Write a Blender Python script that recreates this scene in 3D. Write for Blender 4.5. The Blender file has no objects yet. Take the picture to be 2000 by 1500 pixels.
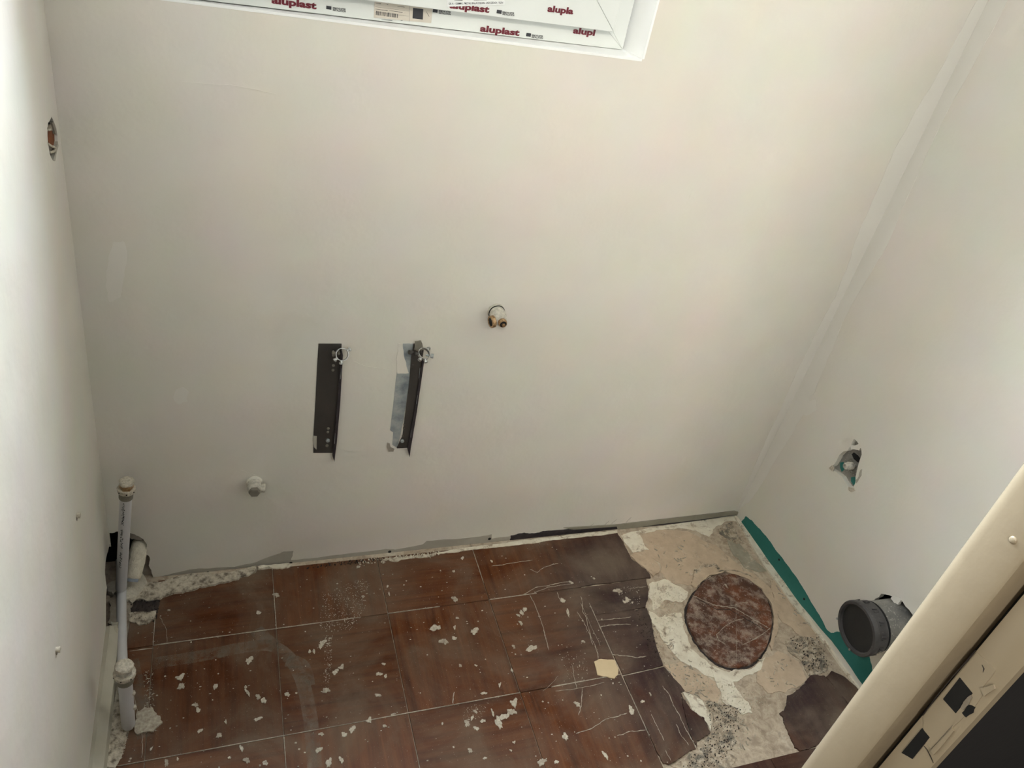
import bpy, bmesh, math, random
from mathutils import Vector, Matrix
from mathutils.geometry import tessellate_polygon

sc = bpy.context.scene
C = sc.collection
# ------------------------------------------------------------------ camera, light, exposure
cam_d = bpy.data.cameras.new('camera'); cam = bpy.data.objects.new('camera', cam_d); C.objects.link(cam)
cam_d.sensor_fit = 'HORIZONTAL'; cam_d.sensor_width = 36.0
cam_d.lens = 36.0 * 1512.66 / 2000.0
cam_d.clip_start = 0.01
RM = Matrix(((0.9398412, 0.0293079, -0.3403520), (-0.2916683, 0.5875236, -0.7548150), (0.1778428, 0.8086761, 0.5607271)))
cam.matrix_world = Matrix.Translation((0.23659, -1.31940, 1.49537)) @ RM.to_4x4()
sc.camera = cam
vs = sc.view_settings
vs.view_transform = 'Standard'; vs.look = 'None'; vs.gamma = 1.0; vs.use_curve_mapping = False
vs.exposure = -0.32

world = bpy.data.worlds.new('world'); sc.world = world; world.use_nodes = True
wb = world.node_tree.nodes['Background']
wb.inputs[0].default_value = (0.86, 0.93, 1.0, 1); wb.inputs[1].default_value = 0.07

def area(name, loc, target, sx, sy, energy, color, spread=180):
    l = bpy.data.lights.new(name, 'AREA'); l.shape = 'RECTANGLE'; l.size = sx; l.size_y = sy
    l.energy = energy; l.color = color; l.spread = math.radians(spread)
    o = bpy.data.objects.new(name, l); C.objects.link(o); o.location = loc
    o.rotation_euler = (Vector(target) - Vector(loc)).to_track_quat('-Z', 'Y').to_euler()
    return o
# daylight falling in through the window, and the lamp light of the hallway cut by the added door leaf
area('daylight', (0.50, 0.52, 1.80), (0.50, -0.8, 1.35), 1.3, 1.7, 500.0, (0.81, 0.905, 1.0))
area('hallway_lamp', (-0.20, -2.60, 2.60), (0.5, 0.0, 1.0), 0.45, 0.35, 45.0, (1.0, 0.93, 0.82))

# ------------------------------------------------------------------ helpers
def floor_map(u, v, w): return Vector((u, v, w))
def back_map(u, v, w): return Vector((u, -w, v))
def left_map(u, v, w): return Vector((-0.025 + 0.026 * v + w, u, v))
def right_map(u, v, w): return Vector((1.641 + 0.011 * v - w, u, v))
def x_map(x0): return lambda u, v, w: Vector((x0 - w, u, v))

def add_prism(bm, outer, holes, w0, w1, mp, taper=0.0):
    """polygon (with holes) extruded from depth w0 to w1 along the mapping's outward axis"""
    loops = [list(outer)] + [list(h) for h in holes]
    flat = [p for l in loops for p in l]
    tris = tessellate_polygon([[Vector((p[0], p[1], 0)) for p in l] for l in loops])
    cx = sum(p[0] for p in outer) / len(outer); cy = sum(p[1] for p in outer) / len(outer)
    lo = [bm.verts.new(mp(p[0], p[1], w0)) for p in flat]
    hi = [bm.verts.new(mp(p[0] + (cx - p[0]) * taper, p[1] + (cy - p[1]) * taper, w1)) for p in flat]
    for t in tris:
        for vs_ in ((hi[t[0]], hi[t[1]], hi[t[2]]), (lo[t[2]], lo[t[1]], lo[t[0]])):
            try: bm.faces.new(vs_)
            except ValueError: pass
    k = 0
    for l in loops:
        n = len(l)
        for i in range(n):
            a, b = k + i, k + (i + 1) % n
            try: bm.faces.new((lo[a], lo[b], hi[b], hi[a]))
            except ValueError: pass
        k += n

def add_box(bm, x0, x1, y0, y1, z0, z1):
    v = [bm.verts.new(p) for p in ((x0,y0,z0),(x1,y0,z0),(x1,y1,z0),(x0,y1,z0),(x0,y0,z1),(x1,y0,z1),(x1,y1,z1),(x0,y1,z1))]
    for f in ((0,1,2,3),(4,5,6,7),(0,1,5,4),(1,2,6,5),(2,3,7,6),(3,0,4,7)): bm.faces.new([v[i] for i in f])

def add_lathe(bm, p0, axis, prof, seg=24, jit=0.0, seed=0):
    """rings (distance along axis, radius) around axis starting at p0, closed at both ends"""
    ax = Vector(axis).normalized(); q = ax.to_track_quat('Z', 'Y'); p0 = Vector(p0); rnd = random.Random(seed)
    rings = []
    for d, r in prof:
        rr = []
        for i in range(seg):
            a = 2 * math.pi * i / seg; s = r * (1 + rnd.uniform(-jit, jit))
            rr.append(bm.verts.new(p0 + q @ Vector((s * math.cos(a), s * math.sin(a), d))))
        rings.append(rr)
    for a, b in zip(rings, rings[1:]):
        for i in range(seg):
            bm.faces.new((a[i], a[(i + 1) % seg], b[(i + 1) % seg], b[i]))
    bm.faces.new(rings[0]); bm.faces.new(rings[-1])

def add_tube(bm, pts, r, seg=16, cap=True):
    pts = [Vector(p) for p in pts]; rings = []
    up = Vector((0.3, 0.2, 1)).normalized()
    for i, p in enumerate(pts):
        t = (pts[min(i + 1, len(pts) - 1)] - pts[max(i - 1, 0)]).normalized()
        n = t.cross(up)
        if n.length < 0.05: n = t.cross(Vector((1, 0, 0)))
        n.normalize(); b = t.cross(n)
        rr = r[i] if isinstance(r, (list, tuple)) else r
        rings.append([bm.verts.new(p + (n * math.cos(2*math.pi*k/seg) + b * math.sin(2*math.pi*k/seg)) * rr) for k in range(seg)])
    for a, b in zip(rings, rings[1:]):
        for i in range(seg): bm.faces.new((a[i], a[(i+1) % seg], b[(i+1) % seg], b[i]))
    if cap: bm.faces.new(rings[0]); bm.faces.new(rings[-1])

def smooth_path(pts, n=6):
    pts = [Vector(p) for p in pts]; out = []
    for i in range(len(pts) - 1):
        p0 = pts[max(i-1, 0)]; p1 = pts[i]; p2 = pts[i+1]; p3 = pts[min(i+2, len(pts)-1)]
        for k in range(n):
            t = k / n
            out.append(0.5 * ((2*p1) + (p2-p0)*t + (2*p0-5*p1+4*p2-p3)*t*t + (3*p1-p0-3*p2+p3)*t**3))
    out.append(pts[-1]); return out

def obj(name, bm, m, parent=None, smooth=None, loc=None):
    bmesh.ops.remove_doubles(bm, verts=bm.verts, dist=1e-6)
    bmesh.ops.recalc_face_normals(bm, faces=bm.faces)
    if loc is not None: bmesh.ops.translate(bm, verts=bm.verts, vec=-Vector(loc))
    me = bpy.data.meshes.new(name); bm.to_mesh(me); bm.free()
    me.materials.append(m)
    if smooth is not None:
        me.polygons.foreach_set('use_smooth', [True] * len(me.polygons))
        me.set_sharp_from_angle(angle=math.radians(smooth))
    o = bpy.data.objects.new(name, me); C.objects.link(o)
    if loc is not None: o.location = loc
    if parent is not None:
        o.parent = parent
        if parent.type == 'EMPTY' or parent.location.length > 0:
            o.location = Vector(o.location) - world_loc(parent)
    return o
def world_loc(o):
    v = Vector(o.location)
    while o.parent is not None: o = o.parent; v += Vector(o.location)
    return v
def thing(name, label, cat, loc, group=None):
    o = bpy.data.objects.new(name, None); C.objects.link(o); o.location = loc; o.empty_display_size = 0.05
    o['label'] = label; o['category'] = cat
    if group: o['group'] = group
    return o
def struct(o, label=None, cat=None):
    o['kind'] = 'structure'
    if label: o['label'] = label
    if cat: o['category'] = cat
    return o

def jag(poly, amp, levels=3, seed=1, closed=True, keep=None):
    """break the edges of a polygon up into a torn, crumbly outline"""
    rnd = random.Random(seed); pts = [tuple(p) for p in poly]
    for l in range(levels):
        out = []; n = len(pts); m = n if closed else n - 1
        for i in range(m):
            a = pts[i]; b = pts[(i + 1) % n]; out.append(a)
            d = math.hypot(b[0]-a[0], b[1]-a[1])
            if d > 0.004:
                s = min(amp, d * 0.25) / (1.5 ** l)
                ox = rnd.uniform(-s, s); nx, ny = -(b[1]-a[1]) / d, (b[0]-a[0]) / d
                out.append(((a[0]+b[0])/2 + nx*ox, (a[1]+b[1])/2 + ny*ox))
        if not closed: out.append(pts[-1])
        pts = out
    return pts

def poly_part(name, poly, w0, w1, mp, m, parent, amp=0.0, levels=3, seed=1, taper=0.0, holes=()):
    bm = bmesh.new(); add_prism(bm, jag(poly, amp, levels, seed) if amp else poly, holes, w0, w1, mp, taper)
    return obj(name, bm, m, parent)

def ribbon(poly, width, w0, w1, mp, bm, seed=0, wob=0.35):
    rnd = random.Random(seed); pts = poly; L = []; R_ = []
    for i, p in enumerate(pts):
        a = pts[max(i-1, 0)]; b = pts[min(i+1, len(pts)-1)]; d = math.hypot(b[0]-a[0], b[1]-a[1]) or 1
        nx, ny = -(b[1]-a[1])/d, (b[0]-a[0])/d
        hw = width * 0.5 * (1 + rnd.uniform(-wob, wob))
        if i in (0, len(pts)-1): hw *= 0.4
        L.append((p[0]+nx*hw, p[1]+ny*hw)); R_.append((p[0]-nx*hw, p[1]-ny*hw))
    for i in range(len(pts) - 1):
        add_prism(bm, [L[i], L[i+1], R_[i+1], R_[i]], [], w0, w1, mp)

# ------------------------------------------------------------------ materials
def new_mat(name):
    m = bpy.data.materials.new(name); m.use_nodes = True
    return m, m.node_tree.nodes, m.node_tree.links, m.node_tree.nodes['Principled BSDF']
def ramp(N, stops):
    r = N.new('ShaderNodeValToRGB'); e = r.color_ramp.elements
    e[0].position, e[0].color = stops[0][0], (*stops[0][1], 1)
    e[1].position, e[1].color = stops[-1][0], (*stops[-1][1], 1)
    for p, c in stops[1:-1]:
        k = e.new(p); k.color = (*c, 1)
    return r
def noise(N, L, vec, scale, detail=6, rough=0.6, dist=0.0):
    n = N.new('ShaderNodeTexNoise'); n.inputs['Scale'].default_value = scale; n.inputs['Detail'].default_value = detail
    n.inputs['Roughness'].default_value = rough; n.inputs['Distortion'].default_value = dist
    if vec is not None: L.new(vec, n.inputs['Vector'])
    return n
def mathn(N, L, op, a, b):
    n = N.new('ShaderNodeMath'); n.operation = op; n.use_clamp = False
    for i, v in enumerate((a, b)):
        if isinstance(v, (int, float)): n.inputs[i].default_value = v
        elif v is not None: L.new(v, n.inputs[i])
    return n.outputs[0]
def mixc(N, L, fac, a, b):
    n = N.new('ShaderNodeMix'); n.data_type = 'RGBA'
    for i, v in ((0, fac), (6, a), (7, b)):
        if isinstance(v, (int, float)): n.inputs[i].default_value = v
        elif isinstance(v, tuple): n.inputs[i].default_value = (*v, 1)
        else: L.new(v, n.inputs[i])
    return n.outputs[2]
def bump(N, L, bs, h, strength, dist):
    b = N.new('ShaderNodeBump'); b.inputs['Strength'].default_value = strength; b.inputs['Distance'].default_value = dist
    L.new(h, b.inputs['Height']); L.new(b.outputs[0], bs.inputs['Normal'])

def mottled(name, cols, scale=8.0, rough=0.85, bs_=0.3, bd=0.002, bscale=60, metal=0.0, detail=6, fine=None, lo=0.3, hi=0.7):
    m, N, L, B = new_mat(name)
    g = N.new('ShaderNodeNewGeometry'); n = noise(N, L, g.outputs['Position'], scale, detail)
    k = len(cols)
    r = ramp(N, [(lo + (hi - lo) * i / (k - 1), c) for i, c in enumerate(cols)]); L.new(n.outputs[0], r.inputs[0])
    col = r.outputs[0]
    if fine:
        n3 = noise(N, L, g.outputs['Position'], fine[0], 4, 0.7)
        rr = ramp(N, [(fine[1], (0, 0, 0)), (fine[1] + 0.05, (1, 1, 1))]); L.new(n3.outputs[0], rr.inputs[0])
        col = mixc(N, L, rr.outputs[0], col, fine[2])
    L.new(col, B.inputs['Base Color'])
    B.inputs['Roughness'].default_value = rough; B.inputs['Metallic'].default_value = metal
    n2 = noise(N, L, g.outputs['Position'], bscale, 5)
    bump(N, L, B, n2.outputs[0], bs_, bd)
    return m

M = {}
def wall_mat(name, tint):
    m, N, L, B = new_mat(name)
    g = N.new('ShaderNodeNewGeometry'); P = g.outputs['Position']
    n1 = noise(N, L, P, 2.6, 2, 0.5); n2 = noise(N, L, P, 9.0, 4, 0.55); n4 = noise(N, L, P, 260, 3, 0.6)
    r1 = ramp(N, [(0.32, (0.715, 0.688, 0.597)), (0.5, (0.732, 0.686, 0.603)), (0.68, (0.755, 0.682, 0.606))]); L.new(n1.outputs[0], r1.inputs[0])
    c = mixc(N, L, 0.08, r1.outputs[0], n2.outputs[1])
    c = mixc(N, L, 1.0, c, tint); N[-1].blend_type = 'MULTIPLY'
    L.new(c, B.inputs['Base Color']); B.inputs['Roughness'].default_value = 0.62
    B.inputs['Specular IOR Level'].default_value = 0.3
    h = mathn(N, L, 'ADD', mathn(N, L, 'MULTIPLY', n1.outputs[0], 6.0), mathn(N, L, 'MULTIPLY', n2.outputs[0], 1.2))
    h = mathn(N, L, 'ADD', h, mathn(N, L, 'MULTIPLY', n4.outputs[0], 0.03))
    bump(N, L, B, h, 0.22, 0.012)
    return m
M['wall'] = wall_mat('wall_plaster', (1.0, 1.0, 1.0))
M['patch'] = mottled('joint_compound', [(0.735, 0.697, 0.63), (0.755, 0.715, 0.65)], 10, 0.75, 0.1, 0.001, 40)
M['ceiling'] = mottled('ceiling_paint', [(0.75, 0.74, 0.71), (0.8, 0.79, 0.76)], 4)

def wood_tile(name, along):
    """lacquered wood-look floor square: grain along X or Y, darkened purple where water stood round the old toilet"""
    m, N, L, B = new_mat(name)
    tc = N.new('ShaderNodeTexCoord'); oi = N.new('ShaderNodeObjectInfo'); g = N.new('ShaderNodeNewGeometry')
    mp_ = N.new('ShaderNodeMapping'); L.new(tc.outputs['Object'], mp_.inputs[0])
    mp_.inputs['Scale'].default_value = (4, 60, 4) if along == 'x' else (60, 4, 4)
    cb = N.new('ShaderNodeCombineXYZ'); L.new(mathn(N, L, 'MULTIPLY', oi.outputs['Random'], 37.0), cb.inputs[0]); L.new(mathn(N, L, 'MULTIPLY', oi.outputs['Random'], 91.0), cb.inputs[1])
    L.new(cb.outputs[0], mp_.inputs['Location'])
    n = noise(N, L, mp_.outputs[0], 1.0, 8, 0.62, 0.4)
    P = g.outputs['Position']
    r = ramp(N, [(0.28, (0.050, 0.013, 0.0035)), (0.45, (0.092, 0.027, 0.0075)), (0.6, (0.125, 0.040, 0.012)), (0.78, (0.18, 0.068, 0.026))]); L.new(n.outputs[0], r.inputs[0])
    # tone of each square
    tone = mathn(N, L, 'ADD', mathn(N, L, 'MULTIPLY', oi.outputs['Random'], 0.35), 0.8)
    tn = N.new('ShaderNodeCombineColor')
    for i in range(3): L.new(tone, tn.inputs[i])
    c = mixc(N, L, 1.0, r.outputs[0], tn.outputs[0]); N[-1].blend_type = 'MULTIPLY' if N[-1].bl_idname == 'ShaderNodeMix' else 'MIX'
    # water stain, spreading from the place of the old toilet
    d = N.new('ShaderNodeVectorMath'); d.operation = 'DISTANCE'; L.new(P, d.inputs[0]); d.inputs[1].default_value = (1.38, -0.33, 0)
    ns = noise(N, L, P, 7, 5, 0.6)
    dd = mathn(N, L, 'ADD', d.outputs['Value'], mathn(N, L, 'MULTIPLY', ns.outputs[0], 0.42))
    rs = ramp(N, [(0.36, (1, 1, 1)), (0.54, (0.75, 0.75, 0.75)), (0.74, (0, 0, 0))]); L.new(dd, rs.inputs[0])
    n5 = noise(N, L, mp_.outputs[0], 0.5, 6, 0.6)
    rp = ramp(N, [(0.32, (0.014, 0.008, 0.011)), (0.5, (0.040, 0.027, 0.030)), (0.7, (0.11, 0.082, 0.068))])
    L.new(mathn(N, L, 'ADD', mathn(N, L, 'MULTIPLY', n5.outputs[0], 0.55), mathn(N, L, 'MULTIPLY', noise(N, L, P, 11, 5).outputs[0], 0.45)), rp.inputs[0])
    c = mixc(N, L, rs.outputs[0], c, rp.outputs[0])
    # building dust
    nd = noise(N, L, P, 5.5, 6, 0.62, 0.6)
    rd = ramp(N, [(0.38, (0.0, 0.0, 0.0)), (0.52, (0.20, 0.20, 0.20)), (0.68, (0.6, 0.6, 0.6))]); L.new(nd.outputs[0], rd.inputs[0])
    c = mixc(N, L, rd.outputs[0], c, (0.20, 0.155, 0.11))
    # fine pale scuffs
    nf = noise(N, L, P, 420, 3, 0.7); rf = ramp(N, [(0.665, (0, 0, 0)), (0.72, (0.6, 0.6, 0.6))]); L.new(nf.outputs[0], rf.inputs[0])
    c = mixc(N, L, rf.outputs[0], c, (0.5, 0.44, 0.34))
    L.new(c, B.inputs['Base Color'])
    rr = ramp(N, [(0.0, (0.42, 0.42, 0.42)), (0.6, (0.75, 0.75, 0.75))]); L.new(rd.outputs[0], rr.inputs[0]); L.new(rr.outputs[0], B.inputs['Roughness'])
    B.inputs['Specular IOR Level'].default_value = 0.2
    h = mathn(N, L, 'ADD', n.outputs[0], mathn(N, L, 'MULTIPLY', noise(N, L, P, 30, 6).outputs[0], 1.5))
    bump(N, L, B, h, 0.35, 0.0012)
    return m
M['tile_x'] = wood_tile('floor_square_grain_across', 'x'); M['tile_y'] = wood_tile('floor_square_grain_along', 'y')

def screed_mat():
    m, N, L, B = new_mat('old_screed')
    g = N.new('ShaderNodeNewGeometry'); P = g.outputs['Position']
    n1 = noise(N, L, P, 9, 8, 0.65, 0.8); n2 = noise(N, L, P, 55, 6, 0.7, 0.5); n3 = noise(N, L, P, 240, 4, 0.7)
    r1 = ramp(N, [(0.3, (0.30, 0.235, 0.165)), (0.45, (0.44, 0.345, 0.25)), (0.58, (0.52, 0.42, 0.31)), (0.7, (0.66, 0.60, 0.48))]); L.new(n1.outputs[0], r1.inputs[0])
    r2 = ramp(N, [(0.36, (0.13, 0.10, 0.075)), (0.47, (0.40, 0.32, 0.24)), (0.6, (0.62, 0.55, 0.43))]); L.new(n2.outputs[0], r2.inputs[0])
    c = mixc(N, L, 0.4, r1.outputs[0], r2.outputs[0])
    r3 = ramp(N, [(0.66, (0, 0, 0)), (0.7, (0.8, 0.8, 0.8))]); L.new(n3.outputs[0], r3.inputs[0])
    c = mixc(N, L, r3.outputs[0], c, (0.75, 0.7, 0.58))
    L.new(c, B.inputs['Base Color']); B.inputs['Roughness'].default_value = 0.92
    h = mathn(N, L, 'ADD', n1.outputs[0], mathn(N, L, 'MULTIPLY', n2.outputs[0], 0.6))
    bump(N, L, B, h, 0.55, 0.004)
    return m
M['screed'] = screed_mat()
M['cream'] = mottled('old_tile_adhesive', [(0.44, 0.38, 0.28), (0.64, 0.59, 0.46), (0.76, 0.73, 0.61)], 26, 0.9, 0.5, 0.002, 160, fine=(90, 0.62, (0.36, 0.29, 0.2)))
M['grime'] = mottled('speckled_grime', [(0.12, 0.105, 0.08), (0.30, 0.25, 0.19), (0.46, 0.40, 0.31)], 190, 0.95, 0.5, 0.002, 200, lo=0.38, hi=0.62)
M['greygreen'] = mottled('grey_cement_film', [(0.30, 0.28, 0.22), (0.40, 0.36, 0.28)], 30, 0.9, 0.3, 0.001, 160)
M['tan'] = mottled('dry_adhesive_skin', [(0.40, 0.30, 0.21), (0.54, 0.42, 0.31)], 14, 0.9, 0.4, 0.002, 120, fine=(150, 0.66, (0.68, 0.6, 0.48)))
M['splat'] = mottled('dried_plaster', [(0.34, 0.30, 0.235), (0.66, 0.60, 0.49)], 230, 0.9, 0.5, 0.001, 400)
M['splat2'] = mottled('thin_plaster_smear', [(0.28, 0.23, 0.18), (0.50, 0.45, 0.36)], 180, 0.9, 0.4, 0.001, 400)
M['paper'] = mottled('tan_card', [(0.60, 0.47, 0.29), (0.66, 0.52, 0.33)], 40, 0.9, 0.2, 0.001, 200)
M['crumb'] = mottled('plaster_crust', [(0.16, 0.13, 0.10), (0.46, 0.40, 0.31), (0.62, 0.56, 0.45)], 75, 0.95, 0.9, 0.005, 90, lo=0.36, hi=0.6)
M['dark'] = mottled('dark_rubble', [(0.02, 0.016, 0.014), (0.06, 0.045, 0.04)], 60, 0.95)
M['board'] = mottled('bare_board_paper', [(0.36, 0.33, 0.275), (0.44, 0.405, 0.34)], 14, 0.85, 0.1, 0.001, 200)
M['board_dark'] = mottled('torn_board_core', [(0.20, 0.17, 0.14), (0.32, 0.28, 0.23)], 30, 0.9)
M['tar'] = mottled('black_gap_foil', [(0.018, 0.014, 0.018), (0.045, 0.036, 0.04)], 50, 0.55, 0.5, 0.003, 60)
M['olive'] = mottled('grey_plastic_strip', [(0.22, 0.205, 0.16), (0.30, 0.28, 0.225)], 14, 0.5, 0.1, 0.001, 40)
M['teal'] = mottled('green_moisture_board', [(0.017, 0.145, 0.125), (0.03, 0.19, 0.165)], 9, 0.8, 0.1, 0.001, 150)
M['void'] = mottled('cavity_dark', [(0.012, 0.011, 0.011), (0.03, 0.026, 0.024)], 20, 1.0)
M['brick'] = mottled('red_brick', [(0.09, 0.018, 0.004), (0.22, 0.065, 0.012)], 50, 0.95, 0.6, 0.003, 120)
M['darkmetal'] = mottled('dark_steel', [(0.055, 0.051, 0.047), (0.085, 0.078, 0.07)], 8, 0.45, 0.1, 0.001, 80, metal=0.35)
M['galv'] = mottled('smeared_zinc', [(0.16, 0.19, 0.21), (0.34, 0.37, 0.37), (0.52, 0.52, 0.49)], 26, 0.55, 0.2, 0.001, 120, metal=0.2)
M['chrome'] = mottled('dull_chrome', [(0.42, 0.43, 0.43), (0.62, 0.62, 0.6)], 120, 0.3, 0.1, 0.001, 200, metal=0.85)
M['brass'] = mottled('worn_brass', [(0.22, 0.11, 0.045), (0.60, 0.42, 0.24)], 190, 0.38, 0.1, 0.001, 300, metal=0.8)
M['plastered'] = mottled('plaster_smeared_metal', [(0.38, 0.36, 0.31), (0.66, 0.62, 0.53)], 140, 0.75, 0.5, 0.002, 250, fine=(260, 0.66, (0.14, 0.15, 0.13)))
M['black_hole'] = mottled('black_opening', [(0.006, 0.006, 0.006), (0.012, 0.011, 0.01)], 30, 1.0)
M['pipe'] = mottled('white_grey_plastic_pipe', [(0.54, 0.53, 0.535), (0.60, 0.59, 0.595)], 8, 0.4, 0.05, 0.001, 100)
M['sleeve'] = mottled('grey_pipe_sleeve', [(0.16, 0.15, 0.12), (0.22, 0.20, 0.16)], 90, 0.6)
M['foam'] = mottled('cream_foam', [(0.55, 0.50, 0.40), (0.72, 0.66, 0.54)], 60, 0.95, 0.9, 0.006, 70)
M['blueplug'] = mottled('blue_grey_plug', [(0.27, 0.31, 0.38), (0.34, 0.38, 0.44)], 30, 0.5)
M['blackplastic'] = mottled('black_plastic', [(0.034, 0.030, 0.031), (0.075, 0.070, 0.068)], 20, 0.5, 0.1, 0.001, 200, fine=(190, 0.62, (0.10, 0.095, 0.088)))
M['capface'] = mottled('black_cap_face', [(0.014, 0.014, 0.013), (0.022, 0.021, 0.02)], 14, 0.6)
M['greyplastic'] = mottled('dusty_grey_plastic', [(0.10, 0.095, 0.09), (0.20, 0.19, 0.17), (0.34, 0.32, 0.28)], 12, 0.75, 0.2, 0.001, 200, fine=(200, 0.6, (0.40, 0.38, 0.33)))
M['pvc'] = mottled('white_pvc', [(0.70, 0.72, 0.69), (0.74, 0.755, 0.725)], 5, 0.35, 0.02, 0.001, 50)
M['reveal'] = mottled('reveal_paint', [(0.88, 0.88, 0.86), (0.90, 0.90, 0.88)], 8, 0.6, 0.05, 0.001, 60)
M['seam'] = mottled('weld_seam', [(0.35, 0.36, 0.34), (0.42, 0.42, 0.4)], 20)
M['red'] = mottled('maroon_print', [(0.13, 0.006, 0.018), (0.14, 0.008, 0.02)], 5, 0.6)
M['ink'] = mottled('black_print', [(0.025, 0.026, 0.032), (0.03, 0.03, 0.036)], 5, 0.6)
M['sticker'] = mottled('beige_label', [(0.60, 0.55, 0.47), (0.66, 0.60, 0.52)], 30, 0.7)
M['label'] = mottled('white_label', [(0.78, 0.79, 0.78), (0.80, 0.81, 0.80)], 30, 0.6)
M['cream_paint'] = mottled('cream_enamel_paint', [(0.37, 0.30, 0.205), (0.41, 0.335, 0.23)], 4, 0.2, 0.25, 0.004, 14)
M['plug_tile'] = None
M['hall'] = mottled('hall_shade_colour', [(0.020, 0.018, 0.018), (0.028, 0.025, 0.0245)], 3, 0.9)  # shade on the hall side is put into this dark colour
M['door'] = mottled('added_leaf_paint', [(0.55, 0.47, 0.35), (0.6, 0.52, 0.4)], 4, 0.5)
M['base'] = mottled('painted_base_strip', [(0.40, 0.37, 0.29), (0.50, 0.46, 0.37)], 14, 0.7, 0.2, 0.002, 50)
M['baretorn'] = mottled('torn_brown_card', [(0.20, 0.165, 0.125), (0.33, 0.28, 0.215)], 40, 0.95, 0.4, 0.003, 80)
def blended(name, cols, own, cover=0.45):
    m = M[name] = mottled(name, cols, 30, 0.92, 0.6, 0.002, 120); N, L, B = m.node_tree.nodes, m.node_tree.links, m.node_tree.nodes['Principled BSDF']
    src = B.inputs['Base Color'].links[0].from_socket; g = N.new('ShaderNodeNewGeometry')
    n = noise(N, L, g.outputs['Position'], 34, 9, 0.78, 0.5); r = ramp(N, [(cover - 0.03, (0, 0, 0)), (cover + 0.05, (1, 1, 1))]); L.new(n.outputs[0], r.inputs[0])
    n2 = noise(N, L, g.outputs['Position'], 60, 7, 0.7); r2 = ramp(N, [(0.36, (0.22, 0.17, 0.12)), (0.5, (0.46, 0.37, 0.27)), (0.65, (0.62, 0.54, 0.42))]); L.new(n2.outputs[0], r2.inputs[0])
    L.new(mixc(N, L, r.outputs[0], r2.outputs[0], src), B.inputs['Base Color'])
blended('cream', [(0.66, 0.59, 0.46), (0.84, 0.79, 0.66)], None, 0.42)
blended('tan', [(0.46, 0.35, 0.245), (0.60, 0.47, 0.34)], None, 0.40)
blended('greygreen', [(0.27, 0.25, 0.19), (0.38, 0.34, 0.26)], None, 0.42)
blended('grime', [(0.10, 0.09, 0.075), (0.24, 0.21, 0.165)], None, 0.52)
def glass_mat():
    m, N, L, B = new_mat('window_glass'); out = N['Material Output']
    t = N.new('ShaderNodeBsdfTransparent'); gl = N.new('ShaderNodeBsdfGlossy'); gl.inputs['Roughness'].default_value = 0.02
    mx = N.new('ShaderNodeMixShader'); mx.inputs[0].default_value = 0.07; L.new(t.outputs[0], mx.inputs[1]); L.new(gl.outputs[0], mx.inputs[2])
    L.new(mx.outputs[0], out.inputs[0]); return m
M['glass'] = glass_mat()
M['cream_paint'].node_tree.nodes['Principled BSDF'].inputs['Specular IOR Level'].default_value = 0.75
def film_mat():
    m, N, L, B = new_mat('dust_film'); out = N['Material Output']
    g = N.new('ShaderNodeNewGeometry')
    B.inputs['Base Color'].default_value = (0.36, 0.31, 0.24, 1); B.inputs['Roughness'].default_value = 1.0
    n = noise(N, L, g.outputs['Position'], 40, 6, 0.75, 0.4)
    r = ramp(N, [(0.38, (0.0, 0.0, 0.0)), (0.66, (0.42, 0.42, 0.42))]); L.new(n.outputs[0], r.inputs[0]); L.new(r.outputs[0], B.inputs['Alpha'])
    return m
M['film'] = film_mat()
def disc_mat():
    m, N, L, B = new_mat('red_brown_disc')
    g = N.new('ShaderNodeNewGeometry'); P = g.outputs['Position']
    n1 = noise(N, L, P, 13, 7, 0.65, 0.2)
    r = ramp(N, [(0.3, (0.038, 0.015, 0.009)), (0.5, (0.095, 0.033, 0.016)), (0.7, (0.20, 0.058, 0.016))]); L.new(n1.outputs[0], r.inputs[0])
    n2 = noise(N, L, P, 34, 9, 0.78, 0.1); r2 = ramp(N, [(0.47, (0, 0, 0)), (0.6, (0.6, 0.6, 0.6))]); L.new(n2.outputs[0], r2.inputs[0])
    c = mixc(N, L, r2.outputs[0], r.outputs[0], (0.44, 0.36, 0.29))
    n3 = noise(N, L, P, 190, 4, 0.7, 0.0); r3 = ramp(N, [(0.63, (0, 0, 0)), (0.67, (0.7, 0.7, 0.7))]); L.new(n3.outputs[0], r3.inputs[0])
    c = mixc(N, L, r3.outputs[0], c, (0.62, 0.55, 0.46))
    L.new(c, B.inputs['Base Color']); B.inputs['Roughness'].default_value = 0.7
    bump(N, L, B, n2.outputs[0], 0.5, 0.003); return m
M['plug_tile'] = disc_mat()

# ------------------------------------------------------------------ room shell
XL, XR = -0.025, 1.66
YF = -1.036      # room side of the front wall
TOP = 2.35
# back wall: plasterboard skin with the window opening and the torn hole in the left corner
corner_hole = [(-0.0189,0.1504),(-0.0009,0.1527),(0.0185,0.1469),(0.0298,0.1391),(0.0409,0.1263),(0.0505,0.1055),(0.0483,0.0778),(0.0517,0.0673),(0.0509,0.0438),(0.0527,0.0125),(0.0538,-0.0157),(0.0384,-0.0218),(0.014,-0.021),(-0.0143,-0.0195),(-0.0458,-0.0227)]
bm = bmesh.new()
WX0, WX1, WZ0, WZ1 = 0.15, 0.944, 1.230, 2.12
ch = [p for p in corner_hole if p[1] > 0.004]
ch_r = max(p[0] for p in ch)
outer = [(1.66, -0.02), (1.67, TOP), (-0.06, TOP), (-0.06, max(p[1] for p in ch[:2]))] + jag([p for p in ch if p[0] > -0.03], 0.003, 2, 3, closed=False) + [(ch_r + 0.004, -0.02)]
add_prism(bm, outer, [[(WX0, WZ0), (WX0, WZ1), (WX1, WZ1), (WX1, WZ0)]], -0.012, 0.0, back_map)
wall_back = struct(obj('wall_back', bm, M['wall']), 'warm white plastered end wall below the window', 'wall')
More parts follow.
